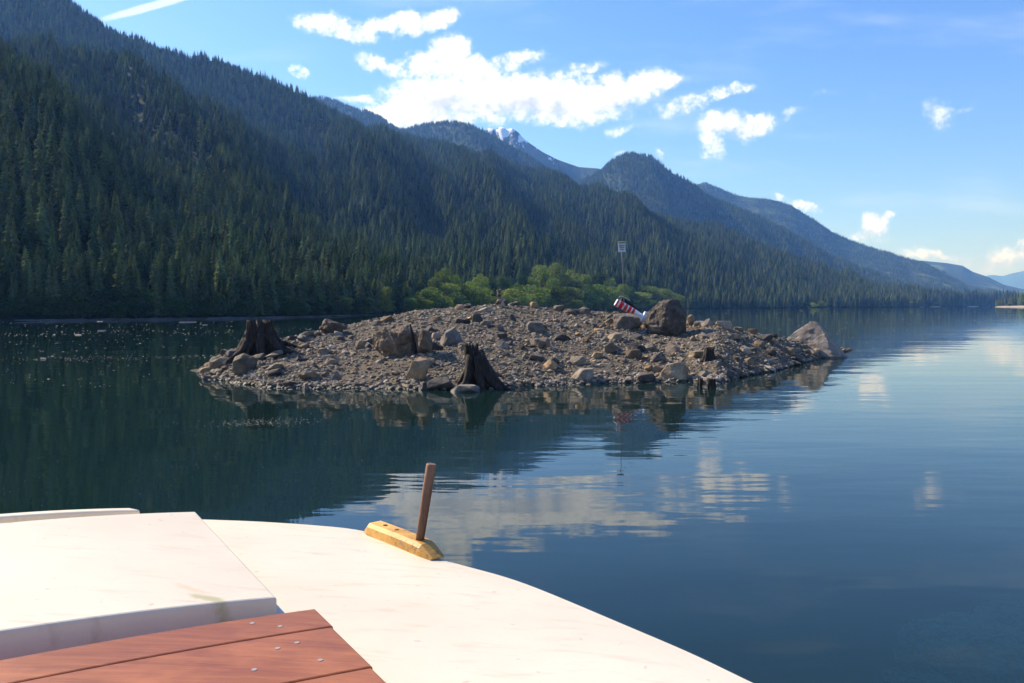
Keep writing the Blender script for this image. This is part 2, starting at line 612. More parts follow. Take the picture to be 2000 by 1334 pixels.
def layer(name, label, crest, dist, foot, mat, px0, px1, step, nt=46, tree_h=0.0, rough=0.06, power=1.15, seed=1, back=0.7, kind='structure', gull=7.0, shift=0.0):
    pxs = np.arange(px0, px1 + 0.1, step)
    cx = [c[0] for c in crest]; cy = [c[1] for c in crest]
    py = np.interp(pxs, cx, cy)
    D = np.interp(pxs, [d[0] for d in dist], [d[1] for d in dist])
    Ft = foot(pxs) if callable(foot) else np.full_like(pxs, foot)
    Ft = np.minimum(Ft, D * 0.98)
    a = (pxs - 1000) / F
    b = (667 - py) / F
    ys = CP + b * SP
    u = a / ys
    slope = (-SP + b * CP) / ys
    zc = HC + slope * D - tree_h * 0.8
    zc = zc + fbm(pxs * 0.03, pxs * 0 + seed, octv=3, seed=seed) * tree_h * 0.5
    zc = np.maximum(zc, 0.4)
    ts = np.concatenate([np.linspace(-0.02, 1, nt), 1 + np.linspace(0.04, 1, 8) * back])
    UU, TT = np.meshgrid(u, ts, indexing='ij')
    U0 = UU
    Dm = Ft[:, None] + (D - Ft)[:, None] * TT
    tt = np.clip(TT, 0, 1)
    prof = tt ** power
    ny = np.log(np.maximum(Dm, 1))
    g = fbm(UU * gull + TT * 1.2, ny * 1.5, octv=4, seed=seed + 5)
    g2 = 1 - np.abs(fbm(UU * gull * 1.7 + TT * 1.5, ny * 1.1 + 4, octv=3, seed=seed + 9)) * 2
    Z = zc[:, None] * (prof + rough * (g * 1.2 + g2 * 0.6) * 4 * tt ** 1.5 * (1 - tt))
    Z = np.maximum(Z, zc[:, None] * prof * .62)
    bk = np.clip(TT - 1, 0, None) / back
    Z = Z * (1 - bk ** 1.3 * 0.97)
    Z = np.where(TT < 0, -1.5, Z)
    Z[:, 0] = -1.5
    X = (UU + shift * (1 - np.clip(TT, 0, 1))) * Dm
    P = np.stack([X, Dm, Z], -1)
    me = npmesh(name, P.reshape(-1, 3), grid_faces(len(pxs), len(ts)))
    o = link(name, me, mat, smooth=True)
    tag(o, label, 'hillside', kind=kind)
    L = dict(u=u, px=pxs, slope=(zc - HC) / D, D=D, P=P, nt=nt, obj=o)
    LAYERS.append(L)
    return L


def sample(L, n, tmax=1.0, cull=True, margin=0.012, keep=None):
    """area-even random points on the front face of a hill"""
    P = L['P'][:, 1:L['nt'] + 1]
    A, B, C, Dq = P[:-1, :-1], P[1:, :-1], P[1:, 1:], P[:-1, 1:]
    ar = np.linalg.norm(np.cross(B - A, Dq - A), axis=-1).ravel()
    # fewer samples where the slope is far off and many trees hide one another
    k = rng.choice(len(ar), n, p=ar / ar.sum())
    s, t = rng.random(n)[:, None], rng.random(n)[:, None]
    f = lambda M_: M_.reshape(-1, 3)[k]
    Q = f(A) * (1 - s) * (1 - t) + f(B) * s * (1 - t) + f(C) * s * t + f(Dq) * (1 - s) * t
    ok = Q[:, 2] > 0.3
    if cull:
        u = Q[:, 0] / Q[:, 1]
        sl_ = (Q[:, 2] - HC) / Q[:, 1]
        for L2 in LAYERS:
            if L2 is L:
                continue
            inr = (u > L2['u'][0]) & (u < L2['u'][-1])
            cs = np.interp(u, L2['u'], L2['slope'])
            cd = np.interp(u, L2['u'], L2['D'])
            ok &= ~(inr & (Q[:, 1] > cd) & (sl_ < cs - margin))
    return Q[ok]


def hill_z(x, y):
    """ground height of the two lakeside slopes at a point"""
    best = 0.0
    for L in LAYERS:
        if not L.get('near'):
            continue
        u = x / y
        us = L['u']
        if u <= us[0] or u >= us[-1]:
            continue
        i = int(np.searchsorted(us, u)) - 1
        fr = (u - us[i]) / (us[i + 1] - us[i])
        za = np.interp(y, L['P'][i, :, 1], L['P'][i, :, 2])
        zb = np.interp(y, L['P'][i + 1, :, 1], L['P'][i + 1, :, 2])
        best = max(best, za * (1 - fr) + zb * fr)
    return best


ff = M['forest_floor']
H1 = layer('near_slope', 'dark forested slope rising steeply from the left shore',
           [(-420, -110), (0, 87), (48, 115), (120, 168), (192, 216), (269, 269), (336, 307), (408, 338), (500, 382), (600, 425), (700, 465), (800, 497), (900, 522),
            (1000, 547), (1100, 570), (1200, 597)],
           [(-420, 330), (400, 340), (700, 330), (1000, 330), (1200, 400)], shore, ff, -420, 1190, 10, tree_h=9, seed=3, power=1.05, rough=.18, gull=6)
H1['near'] = True
H2 = layer('spur', 'forested spur below the main ridge on the left',
           [(-420, 60), (0, 88), (120, 96), (206, 118), (336, 160), (432, 208), (528, 256), (600, 299), (672, 347), (760, 398), (860, 445), (980, 490), (1060, 530)],
           [(-420, 560), (600, 620), (1060, 520)], lambda p: shore(p) + 40, ff, -420, 1060, 10, tree_h=11, seed=8, power=1.1, rough=.24, gull=6)
H3 = layer('main_ridge', 'steep dark forested mountainside filling the left of the view',
           [(-1000, -330), (-420, -210), (-100, -90), (100, -22), (145, 0), (160, 16), (215, 47), (280, 72), (345, 87), (410, 107), (470, 122), (540, 147), (575, 160), (620, 192), (660, 217),
            (700, 242), (740, 268), (780, 293), (820, 318), (870, 350), (930, 385), (990, 415), (1080, 450)],
           [(-1000, 900), (500, 1000), (800, 900), (1080, 700)], lambda p: np.interp(p, [-1000, 500, 800, 1080], [450, 500, 520, 640]), ff, -1000, 1080, 8, nt=60, tree_h=13, seed=14, power=1.15, rough=.11, shift=.2)
H4 = layer('middle_slope', 'long forested slope running down to the right along the lake',
           [(640, 285), (790, 291), (840, 294), (900, 294), (960, 306), (1020, 326), (1080, 346), (1130, 361), (1200, 386), (1260, 406), (1330, 426), (1400, 441), (1470, 466),
            (1550, 491), (1600, 515), (1640, 528), (1700, 550), (1760, 562), (1850, 568), (1990, 570)],
           [(640, 1500), (1000, 1300), (1400, 1200), (1700, 1200), (1850, 1420), (1990, 1800)], shore, ff, 640, 1990, 8, nt=70, tree_h=13, seed=21, power=1.15, gull=8, rough=.26)
H4['near'] = True
H5 = layer('back_ridge', 'blue forested ridge behind the main slope, left of the snowy peak',
           [(520, 250), (590, 205), (625, 185), (660, 195), (700, 209), (722, 212), (735, 220), (752, 240), (775, 250), (795, 246), (830, 235), (870, 234), (915, 238), (945, 250),
            (1000, 288), (1040, 320), (1080, 348), (1150, 395), (1250, 430)],
           [(520, 2300), (1250, 2000)], 1300, ff, 520, 1250, 6, tree_h=12, seed=33, rough=0.25, gull=10, shift=.1)
H6 = layer('snow_peak', 'rocky peak streaked with snow behind the forested ridges',
           [(820, 330), (900, 290), (935, 262), (955, 250), (968, 253), (978, 247), (990, 252), (1000, 251), (1012, 258), (1022, 270), (1035, 280), (1060, 297), (1090, 312),
            (1130, 326), (1170, 329), (1220, 360), (1300, 420)],
           [(820, 2900), (1300, 2900)], 2300, M['snow_rock'], 820, 1300, 4, nt=60, tree_h=0, seed=41, rough=0.14, gull=40)
H7 = layer('dome_hill', 'rounded blue forested hill in the middle distance',
           [(1040, 375), (1110, 358), (1150, 340), (1175, 326), (1190, 311), (1215, 299), (1240, 295), (1265, 298), (1290, 313), (1320, 336), (1350, 353), (1380, 376), (1440, 401),
            (1500, 426), (1560, 457), (1620, 492), (1700, 522), (1790, 555)],
           [(1040, 2200), (1790, 2000)], 1400, ff, 1040, 1790, 6, tree_h=12, seed=52, rough=0.25, gull=9)
H8 = layer('far_ridge', 'long blue hillside with paler clearings sloping down to the right',
           [(1290, 392), (1345, 362), (1375, 353), (1400, 362), (1440, 379), (1480, 384), (1520, 389), (1545, 398), (1580, 421), (1620, 446), (1660, 466), (1700, 481), (1740, 491),
            (1780, 503), (1810, 513), (1850, 531), (1890, 553), (1950, 566), (1990, 575)],
           [(1290, 3200), (1990, 3000)], 2000, M['open_hill'], 1290, 1990, 5, tree_h=9, seed=63, rough=0.07, gull=14)
H9 = layer('low_far_hill', 'low hazy blue hill beyond the end of the lake',
           [(1700, 515), (1800, 509), (1850, 514), (1880, 519), (1900, 531), (1930, 541), (1960, 556), (1990, 563), (2060, 575)],
           [(1700, 4600), (2060, 4600)], 3000, M['open_hill'], 1700, 2060, 5, tree_h=0, seed=71, rough=0.06, gull=20)
H10 = layer('distant_mountain', 'faint pale blue mountains with snow on the horizon',
            [(1800, 560), (1900, 546), (1930, 538), (1945, 537), (1957, 540), (1975, 534), (2000, 529), (2060, 515), (2150, 490), (2300, 470), (2500, 500)],
            [(1800, 12500), (2500, 12500)], 9000, M['far_blue'], 1800, 2500, 10, tree_h=0, seed=83, rough=0.1, gull=20)
# far end of the lake, low ground behind the right-hand point
H11 = layer('end_shore', 'low wooded ground at the far end of the lake',
            [(1860, 592), (1900, 582), (2000, 578), (2200, 572), (2600, 560)],
            [(1860, 2600), (2600, 3000)], lambda p: shore(p) + 100, ff, 1860, 2600, 12, tree_h=14, seed=91, rough=0.03)


# ------------------------------------------------------------------ trees
def conifer_crown(seed, nt=24, nb=9, R0=0.15, sub=True, ragged=0.35):
    r_ = random.Random(seed)
    V_, Fc = [], []

    def add(vs, fs):
        o = len(V_)
        V_.extend(vs)
        Fc.extend([tuple(i + o for i in f) for f in fs])
    # slim core so that the stem zone is never see-through
    core = [(math.cos(k * PI / 3) * R0 * .42, math.sin(k * PI / 3) * R0 * .42, .16) for k in range(6)] + [(0, 0, .93)]
    add(core, [(k, (k + 1) % 6, 6) for k in range(6)])
    for i in range(nt):
        f = (i + r_.random() * .6) / nt
        h = 0.1 + 0.9 * f
        rr = R0 * ((1 - f) ** 0.75) * (0.55 + 0.45 * min(1, f * 6 + .3)) * (1 + ragged * (r_.random() - .5))
        n = max(4, int(nb * (0.45 + 0.75 * (1 - f))))
        ph = r_.random() * 6.28
        for k in range(n):
            if r_.random() < .08:
                continue
            a = ph + 2 * PI * k / n + (r_.random() - .5) * .5
            L = rr * (0.62 + 0.55 * r_.random())
            c, s = math.cos(a), math.sin(a)
            dz = -L * (0.25 + 0.35 * r_.random()) + (0.02 if f > .8 else 0)
            wdt = L * (0.24 + .14 * r_.random()) + .004
            p0 = (0, 0, h + .015)
            tip = (c * L, s * L, h + dz)
            m = (c * L * .58, s * L * .58, h + dz * .35 + .012)
            l_ = (m[0] - s * wdt, m[1] + c * wdt, m[2] - .018)
            q_ = (m[0] + s * wdt, m[1] - c * wdt, m[2] - .018)
            if sub:
                add([p0, l_, m, q_, tip], [(0, 1, 2), (0, 2, 3), (1, 4, 2), (2, 4, 3)])
                # hanging twigs under the branch
                for e in (.45, .8):
                    bx_, by_ = c * L * e, s * L * e
                    bz = h + dz * e
                    hh = .016 + .014 * r_.random()
                    w2 = wdt * .7
                    add([(bx_ - s * w2, by_ + c * w2, bz), (bx_ + s * w2, by_ - c * w2, bz), (bx_ + c * .01, by_ + s * .01, bz - hh)], [(0, 1, 2)])
            else:
                add([p0, l_, tip, q_], [(0, 1, 2), (0, 2, 3)])
    add([(-.006, 0, .95), (.006, 0, .95), (0, 0, 1.02)], [(0, 1, 2)])
    return V_, Fc


def broad_crown(seed, n=1500, lob=11, sz=.045):
    r_ = random.Random(seed)
    lobes = []
    for k in range(lob):
        a = r_.random() * 6.28
        q = r_.random() ** .5 * .30
        z = .28 + .5 * r_.random()
        q *= 1.15 - abs(z - .45)
        lobes.append((math.cos(a) * q, math.sin(a) * q, z, .12 + .1 * r_.random()))
    lobes.append((0, 0, .5, .26))
    lobes.append((0, 0, .78, .17))
    for k in range(5):
        a = r_.random() * 6.28
        lobes.append((math.cos(a) * .26, math.sin(a) * .26, .16 + .1 * r_.random(), .15))
    wts = [l[3] ** 2 for l in lobes]
    V_, Fc = [], []
    for k in range(n):
        lx, ly, lz, lr = r_.choices(lobes, wts)[0]
        d = Vector((r_.gauss(0, 1), r_.gauss(0, 1), r_.gauss(0, 1) + .25)).normalized()
        rad = lr * (0.78 + .32 * r_.random() ** .7)
        p = Vector((lx, ly, lz)) + Vector((d.x * rad, d.y * rad, d.z * rad * .85))
        if p.z < .02:
            p.z = .02 + .05 * r_.random()
        nn = (d + Vector((r_.gauss(0, .6), r_.gauss(0, .6), r_.gauss(0, .6)))).normalized()
        a = nn.orthogonal().normalized()
        b = nn.cross(a)
        t = r_.random() * 6.28
        a, b = a * math.cos(t) + b * math.sin(t), b * math.cos(t) - a * math.sin(t)
        s_ = sz * (.6 + .8 * r_.random())
        o = len(V_)
        V_.extend([p - a * s_, p + b * s_ * .6, p + a * s_, p - b * s_ * .6])
        Fc.append((o, o + 1, o + 2, o + 3))
    return V_, Fc


def trunk_geo(seed, r=.012, h=.9, limbs=0):
    r_ = random.Random(seed)
    parts = [tube([(0, 0, -.04), (r_.uniform(-.004, .004), r_.uniform(-.004, .004), h * .5), (0, 0, h)], [r, r * .7, r * .12], 6)]
    for k in range(limbs):
        a = r_.random() * 6.28
        z = .15 + .45 * r_.random()
        L = .2 + .12 * r_.random()
        parts.append(tube([(0, 0, z), (math.cos(a) * L * .5, math.sin(a) * L * .5, z + L * .55), (math.cos(a) * L, math.sin(a) * L, z + L * .9)], [r * .6, r * .4, r * .1], 5))
    return join_parts(parts)


CONS = []      # (crown mesh, trunk mesh) detailed
for k in range(6):
    cm = npmesh('crown', *conifer_crown(100 + k, nt=22 + 2 * (k % 3), nb=9, R0=[.15, .13, .17, .12, .155, .14][k]))
    cm.materials.append(M['needle'])
    tm_ = npmesh('trunk', *trunk_geo(k))
    tm_.materials.append(M['bark'])
    CONS.append((cm, tm_))
FARC = []
for k in range(4):
    cm = npmesh('far_crown', *conifer_crown(200 + k, nt=12, nb=6, R0=[.16, .14, .18, .15][k], sub=False))
    cm.materials.append(M['needle'])
    FARC.append(cm)
BROAD = []
for k in range(5):
    res = []
    for mt in ('leaf', 'leaf_dark'):
        cm = npmesh('crown', *broad_crown(300 + k, 5200, 12 + k, .021))
        cm.materials.append(M[mt])
        res.append(cm)
    tm_ = npmesh('trunk', *trunk_geo(50 + k, .018, .75, 5))
    tm_.materials.append(M['bark'])
    BROAD.append((res[0], res[1], tm_))


def scatter(name, label, cat, pts, scl, rotz, var, meshes, rot=None):
    """one object: a point mesh whose points carry copies of the given meshes"""
    n = len(pts)
    me = bpy.data.meshes.new(name)
    me.vertices.add(n)
    me.vertices.foreach_set('co', np.asarray(pts, np.float32).ravel())
    at = me.attributes.new('scl', 'FLOAT_VECTOR', 'POINT')
    at.data.foreach_set('vector', np.asarray(scl, np.float32).ravel())
    if rot is None:
        rot = np.zeros((n, 3))
        rot[:, 2] = rotz
    at = me.attributes.new('rot', 'FLOAT_VECTOR', 'POINT')
    at.data.foreach_set('vector', np.asarray(rot, np.float32).ravel())
    at = me.attributes.new('var', 'INT', 'POINT')
    at.data.foreach_set('value', np.asarray(var, np.int32))
    o = bpy.data.objects.new(name, me)
    col.objects.link(o)
    tag(o, label, cat, kind='stuff')
    g = bpy.data.node_groups.new(name + '_nodes', 'GeometryNodeTree')
    g.interface.new_socket('Geometry', in_out='INPUT', socket_type='NodeSocketGeometry')
    g.interface.new_socket('Geometry', in_out='OUTPUT', socket_type='NodeSocketGeometry')
    gi, go = g.nodes.new('NodeGroupInput'), g.nodes.new('NodeGroupOutput')
    jn = g.nodes.new('GeometryNodeJoinGeometry')

    def attr(nm, ty):
        a = g.nodes.new('GeometryNodeInputNamedAttribute')
        a.data_type = ty
        a.inputs[0].default_value = nm
        return a.outputs['Attribute']
    a_s, a_r, a_v = attr('scl', 'FLOAT_VECTOR'), attr('rot', 'FLOAT_VECTOR'), attr('var', 'INT')
    e2r = g.nodes.new('FunctionNodeEulerToRotation')
    g.links.new(a_r, e2r.inputs[0])
    for k, ms in enumerate(meshes):
        src = ms if isinstance(ms, bpy.types.Object) else bpy.data.objects.new(name + '_kind', ms)
        oi = g.nodes.new('GeometryNodeObjectInfo')
        oi.inputs['Object'].default_value = src
        cp = g.nodes.new('FunctionNodeCompare')
        cp.data_type = 'INT'
        cp.operation = 'EQUAL'
        g.links.new(a_v, cp.inputs[2])
        cp.inputs[3].default_value = k
        ip = g.nodes.new('GeometryNodeInstanceOnPoints')
        g.links.new(gi.outputs[0], ip.inputs['Points'])
        g.links.new(cp.outputs[0], ip.inputs['Selection'])
        g.links.new(oi.outputs['Geometry'], ip.inputs['Instance'])
        g.links.new(e2r.outputs[0], ip.inputs['Rotation'])
        g.links.new(a_s, ip.inputs['Scale'])
        g.links.new(ip.outputs[0], jn.inputs[0])
    g.links.new(jn.outputs[0], go.inputs[0])
    md = o.modifiers.new('scatter', 'NODES')
    md.node_group = g
    return o


def tree_thing(name, label, cat, group, loc, H, wid, rz, crown, trunk):
    t = empty(name, loc, rz)
    t.scale = (wid, wid, H)
    tag(t, label, cat, group)
    for nm, me in (('trunk', trunk), ('crown', crown)):
        c = bpy.data.objects.new(nm, me)
        col.objects.link(c)
        c.parent = t
    return t


def heights(Q, base):
    D = Q[:, 1]
    H = np.interp(D, [100, 200, 500, 1200, 2500, 4000], [7.6, 8.4, 10, 13, 14, 15])
    return H * base * (0.55 + 0.7 * rng.random(len(Q)) ** 0.9) * (1 + .22 * fbm(Q[:, 0] * .03, Q[:, 1] * .03, octv=2, seed=8))


# candidates close to the lake
near_pts = np.concatenate([sample(H1, 5600), sample(H4, 24000)])
# a denser fringe along the shore itself
fr_px = rng.uniform(-380, 1960, 900)
fr_y = shore(fr_px) + 1.5 + rng.random(900) ** 1.5 * shore(fr_px) * 0.09
fr = []
for p_, y_ in zip(fr_px, fr_y):
    u_ = (p_ - 1000) / F
    z_ = hill_z(u_ * y_, y_)
    fr.append((u_ * y_, y_, z_))
near_pts = np.concatenate([near_pts, np.array(fr)])
# keep the lake-side flat in front of the leafy grove for the leafy trees
pxn = near_pts[:, 0] / near_pts[:, 1] * F + 1000
grove = (pxn > 775) & (pxn < 1335) & (near_pts[:, 1] < shore(pxn) * 1.10 + 4)
near_pts = near_pts[~grove]
pxn = near_pts[:, 0] / near_pts[:, 1] * F + 1000
Hn = heights(near_pts, 1.0)
farband = (pxn > 1640) & (near_pts[:, 1] > 800)
Hn[farband] *= 1.15
app = Hn / near_pts[:, 1]
vis = (pxn > -25) & (pxn < 2020)
# near trees (largest apparent) become individuals; prefer the ones not standing right behind another
order = np.argsort(-(app * np.where(vis, 1, 0)))
ind = order[:300]
rest = np.setdiff1d(np.arange(len(near_pts)), ind)
for k, i in enumerate(ind):
    x, y, z = near_pts[i]
    cm, tm_ = CONS[k % 6]
    H = Hn[i]
    tree_thing('conifer_tree', 'dark evergreen conifer standing in the dense forest above the left shore', 'tree', 'evergreen conifers above the left shore',
               (x, y, z - .1), H, H * random.uniform(1.1, 1.55), random.random() * 6.28, cm, tm_)


SNAG = [(345, 470, 60), (118, 330, 44), (527, 455, 36), (236, 400, 40), (430, 420, 38), (655, 480, 38), (742, 475, 34), (60, 300, 40), (820, 478, 30), (930, 470, 28), (1130, 480, 26), (1005, 500, 28)]
for k, (px, py, hpx) in enumerate(SNAG):
    best = min(range(len(near_pts)), key=lambda i: abs(pxn[i] - px) * 1.0 + abs((667 - F * ((near_pts[i][2] - HC) / near_pts[i][1] + .0453)) - (py + hpx)) if near_pts[i][1] > 60 else 1e9)
    x, y, z = near_pts[best]
    H = (hpx * 1.5) / F * y
    t = empty('dead_tree', (x, y, z - .2), k)
    t.scale = (H, H, H)
    tag(t, 'pale bare dead tree trunk rising among the evergreens of the slope', 'tree', 'dead trees among the evergreens')
    link('trunk', npmesh('trunk', *trunk_geo(400 + k, .007, 1.0, 3)), M['pale_bark'], t)


def forest(name, label, Q, H, meshes, wide=(1.25, 1.9)):
    n = len(Q)
    wd = H * rng.uniform(*wide, n)
    sc_ = np.stack([wd, wd, H], -1)
    rot = np.zeros((n, 3))
    rot[:, 2] = rng.uniform(0, 6.28, n)
    rot[:, 0] = rng.normal(0, .025, n)
    rot[:, 1] = rng.normal(0, .025, n)
    Q = Q.copy()
    Q[:, 2] -= .1
    return scatter(name, label, 'forest', Q, sc_, None, rng.integers(0, len(meshes), n), meshes, rot=rot)


forest('lakeside_forest', 'dense evergreen forest covering the slopes nearest the lake', near_pts[rest], Hn[rest], [c[0] for c in CONS])
q = sample(H2, 6500)
forest('spur_forest', 'evergreen forest on the spur below the main ridge', q, heights(q, 1), [c[0] for c in CONS[:4]])
q = sample(H3, 24000)
forest('ridge_forest', 'evergreen forest on the big left mountainside', q, heights(q, .92), FARC)
q = sample(H5, 18000)
forest('back_ridge_forest', 'hazy evergreen forest on the ridge left of the snowy peak', q, heights(q, .85), FARC)
q = sample(H7, 17000)
forest('dome_forest', 'hazy evergreen forest on the rounded hill', q, heights(q, .85), FARC)
q = sample(H8, 22000)
keep = fbm(q[:, 0] * .004, q[:, 1] * .002, q[:, 2] * .02, octv=3, seed=5) < .18
q = q[keep]
forest('far_ridge_forest', 'hazy evergreen forest on the long far hillside', q, heights(q, .62), FARC)
q = sample(H11, 2500)
forest('end_forest', 'hazy strip of trees at the far end of the lake', q, heights(q, 1.2), FARC)

# leafy grove behind the island: (centre px, top py, width px, extra depth m, dark?)
GROVE = [(812, 574, 42, 0, 0), (842, 556, 66, 2, 0), (872, 549, 66, 5, 0), (905, 551, 72, 3, 0), (938, 560, 56, 1, 0), (1000, 560, 62, 2, 0), (1035, 552, 70, 5, 0),
         (1070, 556, 66, 3, 0), (1105, 558, 72, 4, 0), (1142, 560, 70, 0, 0), (1168, 552, 60, 6, 0), (1195, 556, 52, 3, 0), (1222, 574, 40, 0, 1), (1250, 568, 46, 2, 0),
         (1274, 557, 56, 8, 0), (1300, 561, 52, 4, 0), (1318, 570, 40, 0, 0), (735, 543, 34, 4, 0), (752, 556, 26, 1, 0), (868, 520, 42, 22, 0), (892, 532, 34, 14, 0),
         (938, 530, 34, 16, 0), (962, 541, 28, 10, 1), (985, 536, 30, 14, 1), (1062, 514, 46, 26, 0), (1088, 508, 46, 32, 0), (1112, 522, 40, 24, 0), (1138, 532, 36, 16, 0),
         (1172, 530, 32, 24, 1), (1185, 540, 34, 16, 0), (1212, 552, 30, 14, 0), (1232, 556, 30, 10, 1), (1020, 530, 34, 20, 1), (1040, 538, 30, 14, 0), (1255, 556, 30, 20, 1),
         (800, 556, 26, 6, 1), (775, 566, 24, 3, 1), (722, 520, 20, 30, 0), (748, 492, 26, 50, 1), (1150, 545, 30, 10, 0), (915, 545, 30, 10, 0), (1290, 572, 36, 0, 0),
         (820, 545, 26, 14, 1), (850, 538, 26, 16, 0), (1075, 540, 36, 12, 0), (1120, 545, 34, 9, 1), (1010, 548, 30, 7, 0)]
GROVE += [(798 + 27 * i, 579 + 5 * math.sin(i * 1.7), 40, -1, 0) for i in range(20)]
for k, (px, py, wpx, dd, dk) in enumerate(GROVE):
    Y = float(shore(px)) + 1.5 + dd * shore(px) / 260
    u_ = (px - 1000) / F
    z = max(0.2, hill_z(u_ * Y, Y))
    top = px_at_depth(px, py, Y).z
    H = max(2.5, top - z)
    wd = wpx / F * Y / .78
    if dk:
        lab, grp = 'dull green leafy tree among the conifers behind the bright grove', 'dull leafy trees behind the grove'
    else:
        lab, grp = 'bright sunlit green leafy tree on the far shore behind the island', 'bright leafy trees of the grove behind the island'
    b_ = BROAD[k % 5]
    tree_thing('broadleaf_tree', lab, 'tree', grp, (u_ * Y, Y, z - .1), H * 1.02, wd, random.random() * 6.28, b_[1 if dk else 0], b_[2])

# dim leafy bushes along the dark left shore
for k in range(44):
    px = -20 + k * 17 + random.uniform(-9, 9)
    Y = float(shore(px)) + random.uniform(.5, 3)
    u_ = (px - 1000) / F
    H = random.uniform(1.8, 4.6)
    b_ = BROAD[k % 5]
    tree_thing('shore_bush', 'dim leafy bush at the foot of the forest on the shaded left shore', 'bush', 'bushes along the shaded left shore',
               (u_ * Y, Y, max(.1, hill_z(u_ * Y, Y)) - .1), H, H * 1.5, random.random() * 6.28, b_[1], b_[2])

# small leafy trees by the water on the far right
for k, (px, py, wpx) in enumerate([(1588, 590, 16), (1602, 585, 12), (1612, 590, 12), (1706, 588, 12), (1722, 589, 14), (1823, 588, 9), (1832, 583, 9), (1862, 586, 10), (1880, 590, 8), (1778, 588, 8)]):
    Y = float(shore(px)) + 4
    u_ = (px - 1000) / F
    top = px_at_depth(px, py, Y).z
    b_ = BROAD[k % 5]
    tree_thing('broadleaf_tree', 'small pale leafy tree at the water edge of the far right shore', 'tree', 'small leafy trees on the far right shore',
               (u_ * Y, Y, .2), max(3, top - .2), wpx / F * Y / .7, random.random() * 6.28, b_[0], b_[2])

# bare strips of beach
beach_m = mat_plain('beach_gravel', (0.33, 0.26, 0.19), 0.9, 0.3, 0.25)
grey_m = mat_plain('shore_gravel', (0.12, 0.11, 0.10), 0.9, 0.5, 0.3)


def strip(name, label, px0, px1, y_off, wdt, ht, mat, n=40, seed=0, yfn=shore):
    V_ = []
    for k in range(n + 1):
        px = px0 + (px1 - px0) * k / n
        Y = float(yfn(px)) + y_off
        e = math.sin(PI * k / n) ** .35
        j = .8 + .4 * random.Random(seed + k).random()
        u_ = (px - 1000) / F
        for (dy, z) in ((-wdt * e, -.3), (-wdt * .3 * e, ht * .6 * e * j), (wdt * .3, ht * e * j), (wdt, ht * .4 * e), (wdt * 1.2, -.3)):
            V_.append((u_ * (Y + dy), Y + dy, z))
    o = link(name, npmesh(name, V_, grid_faces(n + 1, 5)), mat, smooth=True)
    tag(o, label, 'shore', kind='structure')
    return o


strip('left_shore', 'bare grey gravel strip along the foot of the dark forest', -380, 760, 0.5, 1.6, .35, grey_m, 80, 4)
strip('beach', 'thin pale beach strip at the far right shore', 1814, 1838, -30, 10, .8, beach_m, 16, 9)
strip('beach', 'small pale tan islet of gravel near the lake end', 1888, 1911, -60, 14, 1.3, beach_m, 16, 19)
strip('beach', 'short tan gravel strip left of the pale beaches', 1795, 1806, -20, 7, .6, beach_m, 12, 29)


# wooded point coming in from the right
def point_y(px):
    return np.interp(px, [1940, 2000, 2100, 2300], [1120, 1080, 1000, 900])


strip('point_beach', 'pale beach edge under the wooded point on the right', 1941, 2300, -20, 22, 2.4, beach_m, 50, 39, point_y)
Pv = []
for k in range(41):
    px = 1944 + 360 * k / 40
    Y = float(point_y(px))
    u_ = (px - 1000) / F
    for (dy, z) in ((0, -.3), (15, 2.5), (120, 7 * min(1, k / 6)), (300, 6 * min(1, k / 6)), (420, -.5)):
        Pv.append((u_ * (Y + dy), Y + dy, z))
o = link('wooded_point', npmesh('wooded_point', Pv, grid_faces(41, 5)), ff, smooth=True)
tag(o, 'low wooded point entering the lake from the right edge', 'headland', kind='structure')
PT = [(1949, 585, 9, 1), (1957, 578, 8, 0), (1963, 575, 8, 0), (1969, 583, 11, 1), (1975, 568, 12, 0), (1981, 568, 9, 0), (1987, 566, 11, 0), (1993, 576, 9, 0), (1998, 570, 14, 1),
      (2010, 566, 12, 0), (2022, 568, 12, 0), (2035, 564, 14, 1), (1971, 574, 9, 0), (1990, 572, 8, 0)]
ptn = 0
for k, (px, py, wpx, leafy) in enumerate(PT):
    Y = float(point_y(px)) + 20 + 14 * (k % 4)
    u_ = (px - 1000) / F
    H = px_at_depth(px, py, Y).z - 1.5
    if leafy:
        b_ = BROAD[k % 5]
        tree_thing('broadleaf_tree', 'rounded leafy tree on the wooded point at the right edge', 'tree', 'leafy trees on the right-hand point', (u_ * Y, Y, 1.5), H, wpx / F * Y / .7, k, b_[0], b_[2])
    else:
        c_ = CONS[k % 6]
        tree_thing('conifer_tree', 'tall evergreen on the low wooded point at the right edge', 'tree', 'evergreens on the right-hand point', (u_ * Y, Y, 1.5), H, H * 1.5, k, c_[0], c_[1])
q = []
for k in range(160):
    px = random.uniform(1952, 2290)
    Y = float(point_y(px)) + random.uniform(80, 380)
    q.append(((px - 1000) / F * Y, Y, 4))
q = np.array(q)
forest('point_forest', 'trees further back on the wooded right-hand point', q, rng.uniform(13, 21, len(q)), [c[0] for c in CONS[:4]], (1.2, 1.6))

# ------------------------------------------------------------------ the gravel island
ISL_X = [384, 400, 450, 530, 600, 700, 800, 900, 1000, 1100, 1250, 1340, 1400, 1450, 1520, 1580, 1640, 1664]
ISL_PY = [727, 738, 746, 757, 760, 758, 760, 761, 757, 751, 747, 745, 750, 736, 723, 706, 690, 684]
CR_X = [384, 400, 440, 500, 560, 600, 640, 700, 760, 820, 900, 980, 1060, 1140, 1200, 1260, 1340, 1400, 1470, 1540, 1600, 1664]
CR_PY = [724, 712, 692, 677, 661, 654, 645, 632, 620, 608, 602, 595, 603, 608, 614, 626, 630, 638, 652, 664, 675, 683]


